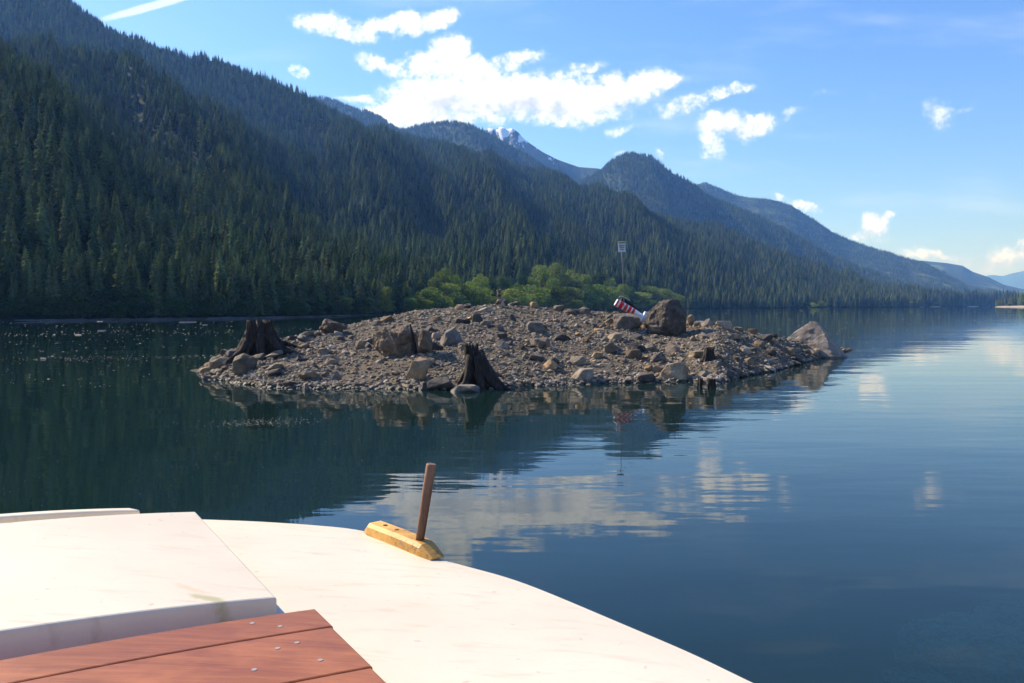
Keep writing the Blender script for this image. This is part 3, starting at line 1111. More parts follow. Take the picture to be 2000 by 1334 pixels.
def isl_cols(px):
    near = np.interp(px, ISL_X, ISL_PY)
    b = (667 - near) / F
    yn = (HC) / -((-SP + b * CP) / (CP + b * SP))
    yc = yn + np.interp(px, [384, 450, 700, 980, 1300, 1600, 1664], [.6, 3.0, 8.5, 10.5, 9.5, 3.0, .3])
    cpy = np.interp(px, CR_X, CR_PY)
    b = (667 - cpy) / F
    zc = HC + (-SP + b * CP) / (CP + b * SP) * yc
    yf = yc + np.interp(px, [384, 450, 700, 980, 1300, 1600, 1664], [.8, 4, 9, 11, 10, 4, .5])
    return yn, yc, np.maximum(zc, 0.05), yf


def isl_h(x, y):
    x = np.asarray(x, float); y = np.asarray(y, float)
    px = x / y * F * 1.0 * (CP) + 1000
    inside = np.clip(np.minimum(px - 384, 1664 - px) / 40.0, 0, 1)
    pc = np.clip(px, 384, 1664)
    yn, yc, zc, yf = isl_cols(pc)
    t = (y - yn) / (yc - yn)
    up = np.where(t > 0, np.clip(t, 0, 1) ** 0.86, 0)
    tb = np.clip((y - yc) / (yf - yc), 0, 1)
    h = zc * np.where(t < 1, up, 1 - tb ** 1.6)
    rough = (fbm(x * .8, y * .8, octv=4, seed=2) * .10 + fbm(x * 3.1, y * 3.1, octv=3, seed=6) * .035)
    h = h + rough * np.clip(h * 4, 0, 1) * np.clip((1.03 - t) * 4 + (t > 1.05), 0.25, 1)
    # underwater apron
    dn = np.clip(yn - y, 0, None)
    df = np.clip(y - yf, 0, None)
    ds = np.clip(np.maximum(384 - px, px - 1664), 0, None) / F * y
    shelf = np.interp(px, [300, 600, 1000, 1700], [.14, .20, .28, .45])
    under = -(dn * shelf + df * .3 + ds * .22)
    return h + under + fbm(x * 1.3, y * 1.3, octv=3, seed=4) * .05 * np.clip(-under * 3, 0, 1)


nu, nv = 420, 330
pxg = np.linspace(240, 1760, nu)
ugrid = (pxg - 1000) / F / CP
V3 = []
yn, yc, zc_, yf = isl_cols(np.clip(pxg, 384, 1664))
tgrid = np.linspace(0, 1, nv)
Yg = (yn - 7)[:, None] + ((yf + 6) - (yn - 7))[:, None] * tgrid[None, :]
Xg = ugrid[:, None] * Yg
Zg = isl_h(Xg, Yg)
isl = link('gravel_island', npmesh('gravel_island', np.stack([Xg, Yg, Zg], -1).reshape(-1, 3), grid_faces(nu, nv)), M['gravel'], smooth=True)
tag(isl, 'bare gravel mound of an island rising from the lake', 'island', kind='structure')


def isl_pt(px, py):
    """point where the line of sight through a pixel meets the island's front slope"""
    a, y, z = pxdir(px, py)
    Ys = np.linspace(19, 46, 1400)
    X = a / y * Ys
    Zr = HC + z / y * Ys
    H_ = isl_h(X, Ys)
    below = np.where(Zr <= np.maximum(H_, 0.0))[0]
    if len(below) == 0:
        yn_, yc_, zc2, _ = isl_cols(np.array([px]))
        Y = float(yc_[0])
    else:
        Y = float(Ys[below[0]])
    x = a / y * Y
    return Vector((x, Y, float(max(isl_h(x, Y), -.02))))


# ---- rocks
def rock_mesh(seed, sub=3, planes=14, rough=.05, pts=None):
    """angular rock: convex hull of a few points, faces subdivided and roughened"""
    r_ = np.random.default_rng(seed)
    bm = bmesh.new()
    if pts is None:
        n = planes + 2
        k = np.arange(n)
        ph = k * 2.399963 + r_.uniform(0, 6.28)
        z = 1 - 2 * (k + .5) / n
        q = np.sqrt(1 - z * z)
        P = np.stack([q * np.cos(ph), q * np.sin(ph), z], 1) + r_.normal(0, .22, (n, 3))
        P = np.sign(P) * np.abs(P / np.linalg.norm(P, axis=1)[:, None]) ** .8
        P *= r_.uniform(.8, 1.0, (n, 1))
    else:
        P = np.array(pts, float)
    for p in P:
        bm.verts.new(p)
    res = bmesh.ops.convex_hull(bm, input=bm.verts)
    bmesh.ops.delete(bm, geom=[g for g in res['geom_interior'] if isinstance(g, bmesh.types.BMVert)], context='VERTS')
    if sub >= 2:
        bmesh.ops.bevel(bm, geom=list(bm.edges), offset=.05, segments=1, affect='EDGES', clamp_overlap=True)
        bmesh.ops.triangulate(bm, faces=bm.faces)
    for _ in range(max(0, sub - 1)):
        lim = .62 / (2 ** _)
        eds = [e for e in bm.edges if e.calc_length() > lim * .55]
        if eds:
            bmesh.ops.subdivide_edges(bm, edges=eds, cuts=1)
            bmesh.ops.triangulate(bm, faces=bm.faces)
    co = np.array([v.co[:] for v in bm.verts])
    s_ = r_.uniform(0, 50)
    amp = rough * (1.0 if sub >= 2 else .3)
    for ax_ in range(3):
        f_ = fbm(co[:, 0] * 1.6 + s_ + ax_ * 9, co[:, 1] * 1.6, co[:, 2] * 1.6, octv=5, seed=(seed + ax_) % 97, gain=.58)
        co[:, ax_] += f_ * amp * 1.7
    P = co - (co.max(0) + co.min(0)) / 2
    P = P / np.abs(P).max(axis=0)
    for v, c in zip(bm.verts, P):
        v.co = c
    for f in bm.faces:
        f.smooth = False
    return bm_mesh('rock', bm)


ROCKV = []
for k in range(12):
    me = rock_mesh(500 + k, sub=2, planes=12, rough=.06)
    ROCKV.append(me)
for k in range(4):
    me = rock_mesh(520 + k, sub=1, planes=10, rough=.03)
    me.materials.append(M['pebble'])
    ROCKV.append(me)
ROCK_IND = {}
for key in ('rock', 'rock_tan', 'rock_dark', 'rock_brown'):
    ROCK_IND[key] = []
    for k in range(12):
        m2_ = ROCKV[k].copy()
        m2_.materials.append(M[key])
        ROCK_IND[key].append(m2_)
PEB = []
for k in range(6):
    m2_ = ROCKV[k].copy()
    m2_.materials.append(M['pebble'])
    PEB.append(m2_)


def hero_rock(px, py, wpx, hpx, mat, label, seed, depth=.8, tilt=(0, 0, 0), planes=11, sub=4, rough=.05, sink=.18, shape=None, pts=None, grp='named rocks of the island', name='rock', parent=None):
    p = isl_pt(px, py)
    k = p.y / F
    wx, hz = wpx * k / 2, hpx * k / 2 / (1 - sink)
    me = rock_mesh(seed, sub=sub, planes=planes, rough=rough, pts=pts)
    if shape:
        for v in me.vertices:
            v.co = shape(v.co.copy())
    o = link(name, me, M[mat])
    # bake tilt, then fit to the silhouette size
    rm = Matrix.Rotation(tilt[2], 3, 'Z') @ Matrix.Rotation(tilt[1], 3, 'Y') @ Matrix.Rotation(tilt[0], 3, 'X')
    for v in me.vertices:
        v.co = rm @ v.co
    c = np.array([v.co[:] for v in me.vertices])
    mn, mx_ = c.min(0), c.max(0)
    ctr, hf = (mn + mx_) / 2, (mx_ - mn) / 2
    dy = wx * depth
    for v in me.vertices:
        v.co = ((v.co.x - ctr[0]) / hf[0] * wx, (v.co.y - ctr[1]) / hf[1] * dy, (v.co.z - ctr[2]) / hf[2] * hz)
    o.location = (p.x, p.y + dy * .6, p.z + hz - 2 * hz * sink)
    if label:
        tag(o, label, 'rock')
    return o


def pyramid(c):
    s = 1 - .62 * max(0, c.z + .6) / 1.6
    return Vector((c.x * s + .0, c.y * s, c.z))


def wedge_l(c):        # tall on the right side
    return Vector((c.x, c.y, c.z * (0.55 + .45 * (c.x + 1) / 2) + .25 * c.x))


def wedge_r(c):
    return Vector((c.x, c.y, c.z * (0.55 + .45 * (1 - c.x) / 2) - .25 * c.x))


def slabby(c):
    return Vector((c.x, c.y, max(-.7, min(.55, c.z))))


HERO = [
    (406, 727, 36, 14, 'rock_tan', 'pale pointed rock lying at the left tip of the island at the waterline', 1, dict(shape=wedge_l)),
    (424, 719, 40, 22, 'rock', 'grey angular rock below the left stump roots, beside the pale tip rock', 2, dict(shape=wedge_l)),
    (404, 741, 24, 9, 'rock_dark', 'wet dark flat rock in the water at the left tip', 3, {}),
    (475, 731, 44, 40, 'rock', 'large lit grey-tan boulder right under the roots of the left stump', 4, dict(planes=9)),
    (500, 708, 36, 18, 'rock_dark', 'dark rock just right of the boulder below the left stump', 5, {}),
    (534, 700, 36, 16, 'rock', 'low flat grey rock leaning on the foot of the left stump', 6, dict(shape=wedge_l)),
    (646, 652, 48, 30, 'rock_brown', 'brown knob of rock standing on the left skyline of the island', 7, dict(rough=.16)),
    (752, 630, 28, 14, 'rock_brown', 'low brown rock on the crest left of centre', 8, dict(shape=wedge_l)),
    (770, 698, 98, 60, 'rock_brown', 'large rough crumbling brown mass, left part beside the dark crack', 9, dict(rough=.22, planes=18, sub=5, depth=.7)),
    (828, 692, 32, 52, 'rock_brown', 'tall rough brown rock standing right of the dark crack', 10, dict(rough=.18, planes=16, sub=4, depth=1.1)),
    (881, 674, 50, 34, 'rock', 'smooth grey boulder between the cracked mass and the centre stump', 11, dict(shape=pyramid)),
    (851, 664, 18, 14, 'rock_tan', 'small yellowish rock tucked left of the smooth grey boulder', 12, {}),
    (815, 743, 46, 44, 'rock_tan', 'tan slab standing on edge and leaning right, left of the centre stump', 13, dict(shape=wedge_l, planes=8, tilt=(0, .25, 0))),
    (857, 762, 52, 26, 'rock_dark', 'black wet boulder at the waterline left of the centre stump', 14, {}),
    (828, 762, 22, 16, 'rock_dark', 'small black wet rock touching the black boulder at the waterline', 15, {}),
    (908, 766, 58, 14, 'rock', 'low flat pale rock half in the water in front of the centre stump', 16, dict(shape=slabby)),
    (1047, 651, 38, 24, 'rock', 'domed grey rock on the upper middle of the slope', 17, dict(planes=18)),
    (1060, 680, 34, 20, 'rock_brown', 'ochre rock with a dark underside in the middle of the slope', 18, {}),
    (1138, 745, 48, 24, 'rock', 'flat-topped grey slab near the waterline, right of the centre stump', 19, dict(shape=slabby, planes=7)),
    (933, 631, 22, 20, 'rock_dark', 'dark pointed rock high on the slope below the cairn, left', 20, dict(shape=pyramid)),
    (904, 633, 30, 12, 'rock_dark', 'low dark brown rock left of the dark pointed rock', 21, {}),
    (948, 611, 32, 12, 'rock_tan', 'tan wedge rock just below the crest left of the cairn', 22, dict(shape=wedge_l)),
    (910, 602, 22, 9, 'rock_brown', 'reddish flat rock on the crest left of the cairn', 23, dict(shape=wedge_l)),
    (1000, 627, 18, 13, 'rock_dark', 'small dark rock below the crest right of the cairn', 24, dict(shape=pyramid)),
    (1094, 608, 26, 12, 'rock_brown', 'brown rock on the crest half way between cairn and buoy', 25, {}),
    (1142, 615, 26, 16, 'rock', 'round grey-brown rock on the crest left of the buoy', 26, {}),
    (1114, 613, 34, 10, 'rock_dark', 'dark jagged rock on the crest left of the round grey-brown one', 27, {}),
    (1043, 600, 16, 12, 'rock_tan', 'small tan block standing on the crest right of the cairn', 28, {}),
    (1004, 596, 26, 9, 'rock_dark', 'dark flat rock on the crest beside the cairn', 29, dict(shape=wedge_l)),
    (1227, 643, 58, 32, 'rock_brown', 'brown boulder supporting the striped buoy', 30, dict(planes=10, rough=.1)),
    (1206, 628, 26, 20, 'rock', 'grey block behind the left end of the buoy boulder', 31, {}),
    (1191, 630, 20, 16, 'rock_dark', 'dark little rock left of the buoy boulder', 32, {}),
    (1305, 656, 80, 72, 'rock_brown', 'biggest rounded brown boulder standing tall on the right of the island', 33, dict(planes=22, rough=.16, sub=5, depth=.9)),
    (1292, 655, 54, 20, 'rock_brown', 'long low rock ledge lying against the front of the biggest boulder', 34, dict(shape=wedge_r, depth=.5)),
    (1246, 687, 46, 18, 'rock_dark', 'dark flat rock below the buoy boulder', 35, dict(shape=wedge_r)),
    (1240, 700, 34, 16, 'rock_brown', 'tan-brown block under the dark flat rock', 36, dict(shape=slabby)),
    (1192, 689, 30, 20, 'rock', 'grey angular rock in the middle right of the slope', 37, {}),
    (1286, 707, 30, 20, 'rock_brown', 'brown pointed rock above the large tan slab', 38, dict(shape=pyramid)),
    (1317, 690, 32, 20, 'rock_tan', 'tan wedge rock between biggest boulder and large tan slab', 39, dict(shape=wedge_r)),
    (1319, 742, 58, 36, 'rock_tan', 'large tan slab with flat sloping top close to the right waterline', 40, dict(shape=wedge_l, planes=8)),
    (1262, 747, 40, 20, 'rock_brown', 'brown broken rock at the waterline left of the large tan slab', 41, {}),
    (1350, 636, 16, 22, 'rock_tan', 'upright pale block right behind the biggest boulder', 42, {}),
    (1363, 638, 16, 11, 'rock', 'small grey block right of the upright pale block', 43, {}),
    (1385, 638, 28, 16, 'rock', 'grey peaked rock on the right-hand crest', 44, dict(shape=pyramid)),
    (1416, 637, 34, 14, 'rock_tan', 'flat-topped tan slab on the right-hand crest', 45, dict(shape=slabby, planes=7)),
    (1443, 642, 18, 9, 'rock', 'little grey rock just right of the flat-topped tan slab', 46, {}),
    (1471, 650, 20, 10, 'rock_tan', 'small tan block on the crest before the dark rocks', 47, dict(shape=slabby)),
    (1495, 667, 36, 15, 'rock_dark', 'dark grey flat rock left of the pyramid boulder', 48, dict(shape=wedge_l)),
    (1512, 655, 16, 8, 'rock_dark', 'small dark rock between flat dark rock and pyramid boulder', 49, {}),
    (1597, 693, 146, 65, 'rock_tan', 'large pyramid-shaped tan boulder at the right tip of the island', 50, dict(pts=[(-1, .5, -.5), (-.95, 1, -1), (-.8, .1, -1), (-.5, .3, .36), (-.05, .15, .98), (.10, .0, 1), (.28, -.55, .15), (.34, -1, -.7), (.3, -1.05, -1), (-.2, -.45, -1), (.5, .4, .34), (1, .2, -.85), (.95, -.3, -1), (.9, .8, -1), (0, 1, -1), (.1, .8, .3)], rough=.06, sub=5, depth=.6)),
    (1457, 692, 22, 16, 'rock_tan', 'rounded tan stone on the lower right slope', 51, {}),
    (1438, 706, 16, 10, 'rock_brown', 'small brown stone below the rounded tan stone', 52, {}),
    (1354, 666, 12, 10, 'rock_tan', 'small orange-tan stone in the shadow of the biggest boulder', 53, {}),
    (598, 763, 17, 15, 'rock_tan', 'pale pointed stone standing in the water at the left waterline', 54, dict(shape=pyramid)),
    (533, 757, 28, 11, 'rock_dark', 'black wet stone at the left waterline', 55, {}),
    (565, 758, 28, 14, 'rock_dark', 'cluster-like dark wet stone left of the pale pointed stone', 56, {}),
    (700, 757, 24, 9, 'rock_dark', 'low black wet stone at the waterline below the cracked mass', 57, {}),
    (656, 743, 20, 18, 'rock', 'upright grey shard on the lower left slope', 58, dict(shape=pyramid)),
    (703, 682, 20, 16, 'rock', 'grey stone left of the cracked brown mass', 59, {}),
    (592, 683, 24, 12, 'rock_brown', 'brown stone below the skyline knob', 60, {}),
    (980, 680, 26, 16, 'rock', 'grey stone up the slope from the centre stump', 61, dict(shape=pyramid)),
    (1048, 705, 30, 12, 'rock_dark', 'dark flat stone in the lower middle of the slope', 62, {}),
    (1166, 700, 24, 12, 'rock_tan', 'pale tan stone between grey angular rock and flat-topped slab', 63, dict(shape=wedge_l)),
    (1370, 622, 14, 8, 'rock', 'small grey stone peeking over the crest right of the biggest boulder', 64, {}),
]
for i, (px, py, w_, h_, mt, lab, sd, kw) in enumerate(HERO):
    hero_rock(px, py, w_, h_, mt, lab, 900 + sd, **kw)

# dark crack filler: added near-black strip stands in for the shade in the gap
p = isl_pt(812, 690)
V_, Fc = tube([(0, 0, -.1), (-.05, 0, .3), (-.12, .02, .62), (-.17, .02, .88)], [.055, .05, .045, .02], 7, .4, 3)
o = link('crack_shade', npmesh('crack_shade', V_, Fc), M['bark'])
M['charred'] = mat_plain('charred_wood_crack_shade', (0.012, 0.010, 0.009), 0.9, 9, .5, .6)  # wood of the log; on the crack strip it is painted shade
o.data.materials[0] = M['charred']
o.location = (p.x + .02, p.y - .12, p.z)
tag(o, 'thin black strip added as the shade in the crack of the rough brown mass', 'crack_shade')

# medium stones, individuals
cnt = 0
tries = 0
GENERIC = []
while cnt < 235 and tries < 6000:
    tries += 1
    px = random.uniform(400, 1640)
    yn_, yc_, zc2, _ = isl_cols(np.array([px]))
    t = random.random() ** 1.1
    Y = float(yn_[0] + (yc_[0] - yn_[0]) * t)
    x = (px - 1000) / F / CP * Y
    s = .06 + .15 * random.random() ** 2.4
    if fbm(np.array([x * .5]), np.array([Y * .5]), octv=2, seed=77)[0] < -.15 and s < .12:
        continue
    z = float(isl_h(x, Y))
    mt = random.choices(['rock', 'rock_tan', 'rock_dark', 'rock_brown'], [5, 2, 2, 2])[0]
    o = bpy.data.objects.new('stone', random.choice(ROCK_IND[mt]))
    col.objects.link(o)
    o.location = (x, Y, z + s * .25)
    o.scale = (s * random.uniform(.9, 1.6), s * random.uniform(.8, 1.2), s * random.uniform(.5, .95))
    o.rotation_euler = (random.uniform(-.4, .4), random.uniform(-.4, .4), random.random() * 6.28)
    tag(o, 'fist to head sized angular stone lying loose in the gravel of the island', 'stone', 'loose stones on the gravel island')
    cnt += 1

# pebbles
N = 85000
px = rng.uniform(386, 1662, N)
yn, yc, zc_, yf = isl_cols(px)
t = rng.random(N) ** .95 * 1.12 - .01
Y = yn + (yc - yn) * t
X = (px - 1000) / F / CP * Y
wgt = (yc - yn) / (yc - yn).max()
dn_ = fbm(X * .9, Y * .9, octv=3, seed=55) + .6 * fbm(X * .25, Y * .5, octv=2, seed=56)
ok = rng.random(N) < wgt * np.clip(.85 + 1.3 * dn_, .3, 1)
X, Y = X[ok], Y[ok]
Z = isl_h(X, Y)
clump = fbm(X * .7, Y * .7, octv=3, seed=31)
s = .009 + .014 * rng.random(len(X)) + .055 * rng.random(len(X)) ** 8 + np.clip(clump, 0, 1) * .03 * rng.random(len(X)) ** 2
sc_ = np.stack([s * rng.uniform(.9, 1.6, len(X)), s * rng.uniform(.8, 1.2, len(X)), s * rng.uniform(.5, .9, len(X))], -1)
rot = np.stack([rng.uniform(-.5, .5, len(X)), rng.uniform(-.5, .5, len(X)), rng.uniform(0, 6.28, len(X))], -1)
scatter('pebbles', 'countless small stones and gravel covering the island', 'pebbles', np.stack([X, Y, Z + s * .15], -1), sc_, None,
        rng.integers(0, 6, len(X)), PEB, rot=rot)
# a rim of wet stones along the waterline
N = 2600
px = rng.uniform(388, 1650, N)
yn, yc, zc_, yf = isl_cols(px)
Y = yn + rng.normal(.12, .22, N)
X = (px - 1000) / F / CP * Y
s = .02 + .07 * rng.random(N) ** 3
rot = np.stack([rng.uniform(-.5, .5, N), rng.uniform(-.5, .5, N), rng.uniform(0, 6.28, N)], -1)
scatter('shore_pebbles', 'wet dark pebbles along the waterline of the island', 'pebbles', np.stack([X, Y, isl_h(X, Y) + s * .3], -1),
        np.stack([s * 1.3, s, s * .7], -1), None, rng.integers(0, 6, N), PEB, rot=rot)

# ---- cairn: every stone a thing
cp = isl_pt(979, 599)
cy = cp.y
kk = cy / F


def cairn_stone(px, py, wpx, hpx, seed, mat, label, tilt=0.0, dep=0.8):
    me = rock_mesh(seed, sub=3, planes=14, rough=.05)
    me.materials.append(M[mat])
    o = link('cairn_stone', me)
    p = px_at_depth(px, py, cy)
    o.location = p
    o.scale = (wpx * kk / 2, wpx * kk / 2 * dep, hpx * kk / 2)
    o.rotation_euler = (0, -tilt, 0)
    tag(o, label, 'stone', 'stones stacked in the cairn')
    return o


cairn_stone(974.5, 567.2, 10, 3.2, 701, 'rock_tan', 'pale thin slab on the very top of the cairn', .12)
cairn_stone(975, 570.4, 8.5, 3.6, 702, 'rock', 'brownish stone directly under the top slab of the cairn')
cairn_stone(975.2, 573.6, 9, 3.4, 703, 'rock', 'grey thin stone third from the top of the cairn')
cairn_stone(975, 577.2, 9.5, 4.6, 704, 'rock_dark', 'thick dark stone in the middle of the cairn')
cairn_stone(975.5, 581.6, 9.5, 4.6, 705, 'rock', 'pale-edged flat stone low in the cairn column')
cairn_stone(976, 586.5, 13, 7, 706, 'rock', 'tilted broad stone the cairn column stands on', .5)
cairn_stone(974, 591.5, 12, 6, 709, 'rock_dark', 'dark stone at the left foot of the cairn', .2)
cairn_stone(981, 591, 13, 17, 707, 'rock_tan', 'pale triangular slab leaning on the front of the cairn', -.4, .4)
cairn_stone(988, 592, 9, 13, 708, 'rock_dark', 'dark block at the right foot of the cairn', 0)


# ---- stumps
def mat_stump():
    m, T, b = mat_new('weathered_stump_wood')
    tcn = T.new('ShaderNodeTexCoord')
    v = T.mapping(tcn.outputs['Object'], scale=(1, 1, .14))
    n = T.noise(v, 16, 8, .68, dist=.4)
    n2_ = T.noise(tcn.outputs['Object'], 4, 5, .6)
    c = T.ramp(n, [(.38, (0.006, 0.0045, 0.004)), (.54, (0.022, 0.014, 0.009)), (.76, (0.10, 0.064, 0.042))])
    c = T.mix(T.mapr(n2_, .5, .75, 0, .4), c, (.08, .045, .03))
    T.l.new(c, b.inputs['Base Color'])
    b.inputs['Roughness'].default_value = .9
    T.l.new(T.bump(n, 1.0, .05), b.inputs['Normal'])
    return m


M['stump'] = mat_stump()


def stump(px, py, hpx, topw, basew, seed, label, lean, roots, pw=1.7, hole=0.0):
    p = isl_pt(px, py)
    k = p.y / F
    H = hpx * k
    rt, rb = topw * k / 2, basew * k / 2
    r_ = random.Random(seed)
    root = empty('tree_stump', (p.x, p.y + rt, p.z))
    tag(root, label, 'tree stump')
    nth, nz = 96, 34
    fl = [(r_.uniform(0, 6.28), r_.uniform(.25, .5), r_.uniform(.4, 1.0)) for _ in range(9)]
    th = np.linspace(0, 2 * PI, nth, endpoint=False)
    flute = np.zeros(nth)
    for (c, wd, am) in fl:
        d = np.abs((th - c + PI) % (2 * PI) - PI)
        flute = np.maximum(flute, am * np.exp(-(d / wd * 1.5) ** 2))
    crag = fbm(np.cos(th) * 4 + seed, np.sin(th) * 4, octv=4, seed=seed)
    crag2 = fbm(np.cos(th) * 3 + seed * 2.7, np.sin(th) * 3 + 5, octv=2, seed=seed + 40)
    V_ = []
    for i, a in enumerate(th):
        for j in range(nz):
            t = j / (nz - 1)
            g = (1 - t) ** pw
            rr = rt * (.72 + .40 * flute[i]) + (rb - rt) * g * (.22 + 1.05 * flute[i])
            rr *= 1 + .16 * float(crag[i]) * (1 + t)
            if hole:
                da = abs((a + PI / 2 + hole + PI) % (2 * PI) - PI)
                rr *= 1 - .75 * math.exp(-(da / .34) ** 2) * math.exp(-((t - .30 - .25 * da) / .17) ** 2)
            top = H * (1 + min(.05, .26 * float(crag2[i])))
            z = -.15 + (top + .15) * t
            V_.append((math.cos(a) * rr + lean * t * t * H, math.sin(a) * rr, z))
    V_ = np.array(V_)
    V_[:, 0] += fbm(V_[:, 0] * 5, V_[:, 1] * 5, V_[:, 2] * 2, octv=4, seed=seed + 3) * .09
    V_[:, 1] += fbm(V_[:, 0] * 5 + 9, V_[:, 1] * 5, V_[:, 2] * 2, octv=4, seed=seed + 4) * .09
    V_ = [tuple(v) for v in V_]
    Fc = [tuple(q) for q in grid_faces(nth, nz, wrap=True)]
    # hollowed, broken top
    c0 = len(V_)
    for i, a in enumerate(th):
        b_ = V_[i * nz + nz - 1]
        V_.append((b_[0] * .55 + lean * H * .45, b_[1] * .55, b_[2] - .12 * H - .04 * r_.random()))
    V_.append((lean * H, 0, H * .72))
    cc = len(V_) - 1
    for i in range(nth):
        i2 = (i + 1) % nth
        Fc.append((i * nz + nz - 1, i2 * nz + nz - 1, c0 + i2, c0 + i))
        Fc.append((c0 + i, c0 + i2, cc))
    o = link('trunk', npmesh('trunk', V_, Fc), M['stump'], root, smooth=True)
    for n_, (ang, L, r0, lift) in enumerate(roots):
        a = R(ang)
        pts, rad = [], []
        m_ = 9
        wig = r_.uniform(-.3, .3)
        for q in range(m_ + 1):
            e = q / m_
            d = rb * .25 + L * e
            aa = a + wig * math.sin(e * 4) * .6
            x, y = math.cos(aa) * d, math.sin(aa) * d
            gz = float(isl_h(p.x + x, p.y + rt + y)) - p.z
            hh = H * lift * (1 - e) ** 2.2 + .02 - .05 * e
            pts.append((x, y, gz + hh))
            rad.append(max(.012, r0 * (1 - .78 * e)))
        v_, f_ = tube(pts, rad, 9, .35, seed * 9 + n_)
        link('root', npmesh('root', v_, f_), M['stump'], root, smooth=True)
    return root


stump(500, 697, 68, 46, 142, 5, 'tall wide dark stump with spreading roots at the left end of the island', -.02,
      [(-10, 1.25, .10, .42), (8, 1.5, .09, .36), (30, 1.1, .08, .3), (-40, .75, .09, .45), (-75, .5, .09, .5), (-120, .55, .09, .5), (-150, .75, .10, .5), (-172, .9, .08, .4), (160, .8, .08, .4), (-135, .9, .13, .6), (-20, 1.3, .15, .55), (-60, .6, .13, .6)], 1.9, .5)
stump(926, 757, 82, 30, 72, 12, 'narrow dark stump with a root sloping right at the waterline in front centre', -.08,
      [(-8, 1.05, .17, .72), (-24, 1.0, .15, .5), (4, .8, .13, .8), (14, .9, .10, .4), (-70, .45, .08, .35), (-120, .45, .09, .45), (-160, .5, .09, .5), (170, .5, .07, .4), (-140, .4, .12, .7), (-55, .5, .12, .7)], 2.3, -.35)
stump(1386, 706, 26, 16, 34, 23, 'small dark pointed stump remnant on the lower right of the island', .05, [(0, .35, .05, .4), (190, .35, .05, .4)])
stump(1371, 757, 20, 10, 14, 31, 'thin broken black stump post in the water, left of a pair', .03, [(-90, .15, .04, .3)])
stump(1392, 758, 19, 17, 20, 37, 'stout square-cut dark stump post in the water, right of a pair', .0, [(-60, .15, .04, .3)])

# ---- the striped buoy lying on its boulder
b0 = isl_pt(1228, 640)
by = b0.y + .38
kb = by / F


def bp(px, py):
    return px_at_depth(px, py, by)


A_, B_ = bp(1202.5, 590), bp(1266, 625)
ax = (B_ - A_).normalized()
Lb = (B_ - A_).length
m_white = mat_plain('white_buoy_plastic', (0.78, 0.78, 0.80), .4, 5, .06)
m_red = mat_plain('red_buoy_paint', (0.72, 0.010, 0.025), .45, 5, .1)
buoy = empty('striped_buoy', A_)
buoy.rotation_mode = 'QUATERNION'
buoy.rotation_quaternion = ax.to_track_quat('Z', 'Y')
tag(buoy, 'red and white striped marker buoy fallen over on a brown boulder', 'buoy')


def lathe(prof, seg=28):
    V_ = []
    for (z, r) in prof:
        for k in range(seg):
            a = 2 * PI * k / seg
            V_.append((math.cos(a) * r, math.sin(a) * r, z))
    Fc, n = [], len(prof)
    for i in range(n - 1):
        for k in range(seg):
            k2 = (k + 1) % seg
            Fc.append((i * seg + k, i * seg + k2, (i + 1) * seg + k2, (i + 1) * seg + k))
    Fc.append(tuple(range(seg))[::-1])
    Fc.append(tuple((n - 1) * seg + k for k in range(seg)))
    return V_, Fc


u1 = Lb / 1000
r0 = 7.6 * kb
bands = [(0, .9, 0), (22, 1.0, 0), (22, 1.0, 1), (62, 1.0, 1), (62, 1, 0), (112, 1, 0), (112, 1, 1), (212, .98, 1), (212, .98, 0), (262, .97, 0), (262, .97, 1), (335, .95, 1),
         (335, .95, 0), (378, .94, 0), (378, .94, 1), (452, .92, 1), (452, .92, 0), (492, .9, 0), (492, .9, 1), (560, .86, 1), (560, .86, 0), (700, .72, 0), (790, .62, 0)]
prof = [(z * u1, r * r0) for z, r, _ in bands]
V_, Fc = lathe(prof)
me = npmesh('body', V_, Fc)
o = link('body', me, [m_white, m_red], buoy, smooth=False)
for i, f in enumerate(me.polygons):
    if i < (len(bands) - 1) * 28:
        f.material_index = bands[i // 28 + 1][2]
        f.use_smooth = True
V_, Fc = lathe([(770 * u1, 0.6 * r0), (800 * u1, .95 * r0), (810 * u1, 1.55 * r0), (885 * u1, 1.62 * r0), (900 * u1, 1.45 * r0), (905 * u1, .8 * r0)])
link('collar', npmesh('collar', V_, Fc), m_white, buoy)
V_, Fc = lathe([(905 * u1, .85 * r0), (980 * u1, .9 * r0), (1080 * u1, .75 * r0), (1090 * u1, .4 * r0)])
link('foot', npmesh('foot', V_, Fc), m_white, buoy, smooth=False)

# dark log behind it with a pale rope end
A2, B2 = px_at_depth(1212, 586, by + .38), px_at_depth(1262, 622, by + .42)
V_, Fc = tube([A2, A2.lerp(B2, .3) + Vector((0, 0, .03)), A2.lerp(B2, .65), B2], [.125, .125, .11, .09], 12, .35, 8)
o = link('log', npmesh('log', V_, Fc), M['charred'])
tag(o, 'black charred log leaning behind the striped buoy', 'log')
V_, Fc = tube([px_at_depth(x, y, by + .22) for x, y in ((1209, 582), (1211, 579.3), (1214, 578.6), (1218, 580), (1222, 581.5), (1227, 585), (1231, 587.5))], [.018] * 7, 6)
o = link('rope', npmesh('rope', V_, Fc), mat_plain('grey_rope', (.34, .33, .31), .9), smooth=True)
tag(o, 'short pale grey rope draped over the charred log behind the buoy', 'rope')

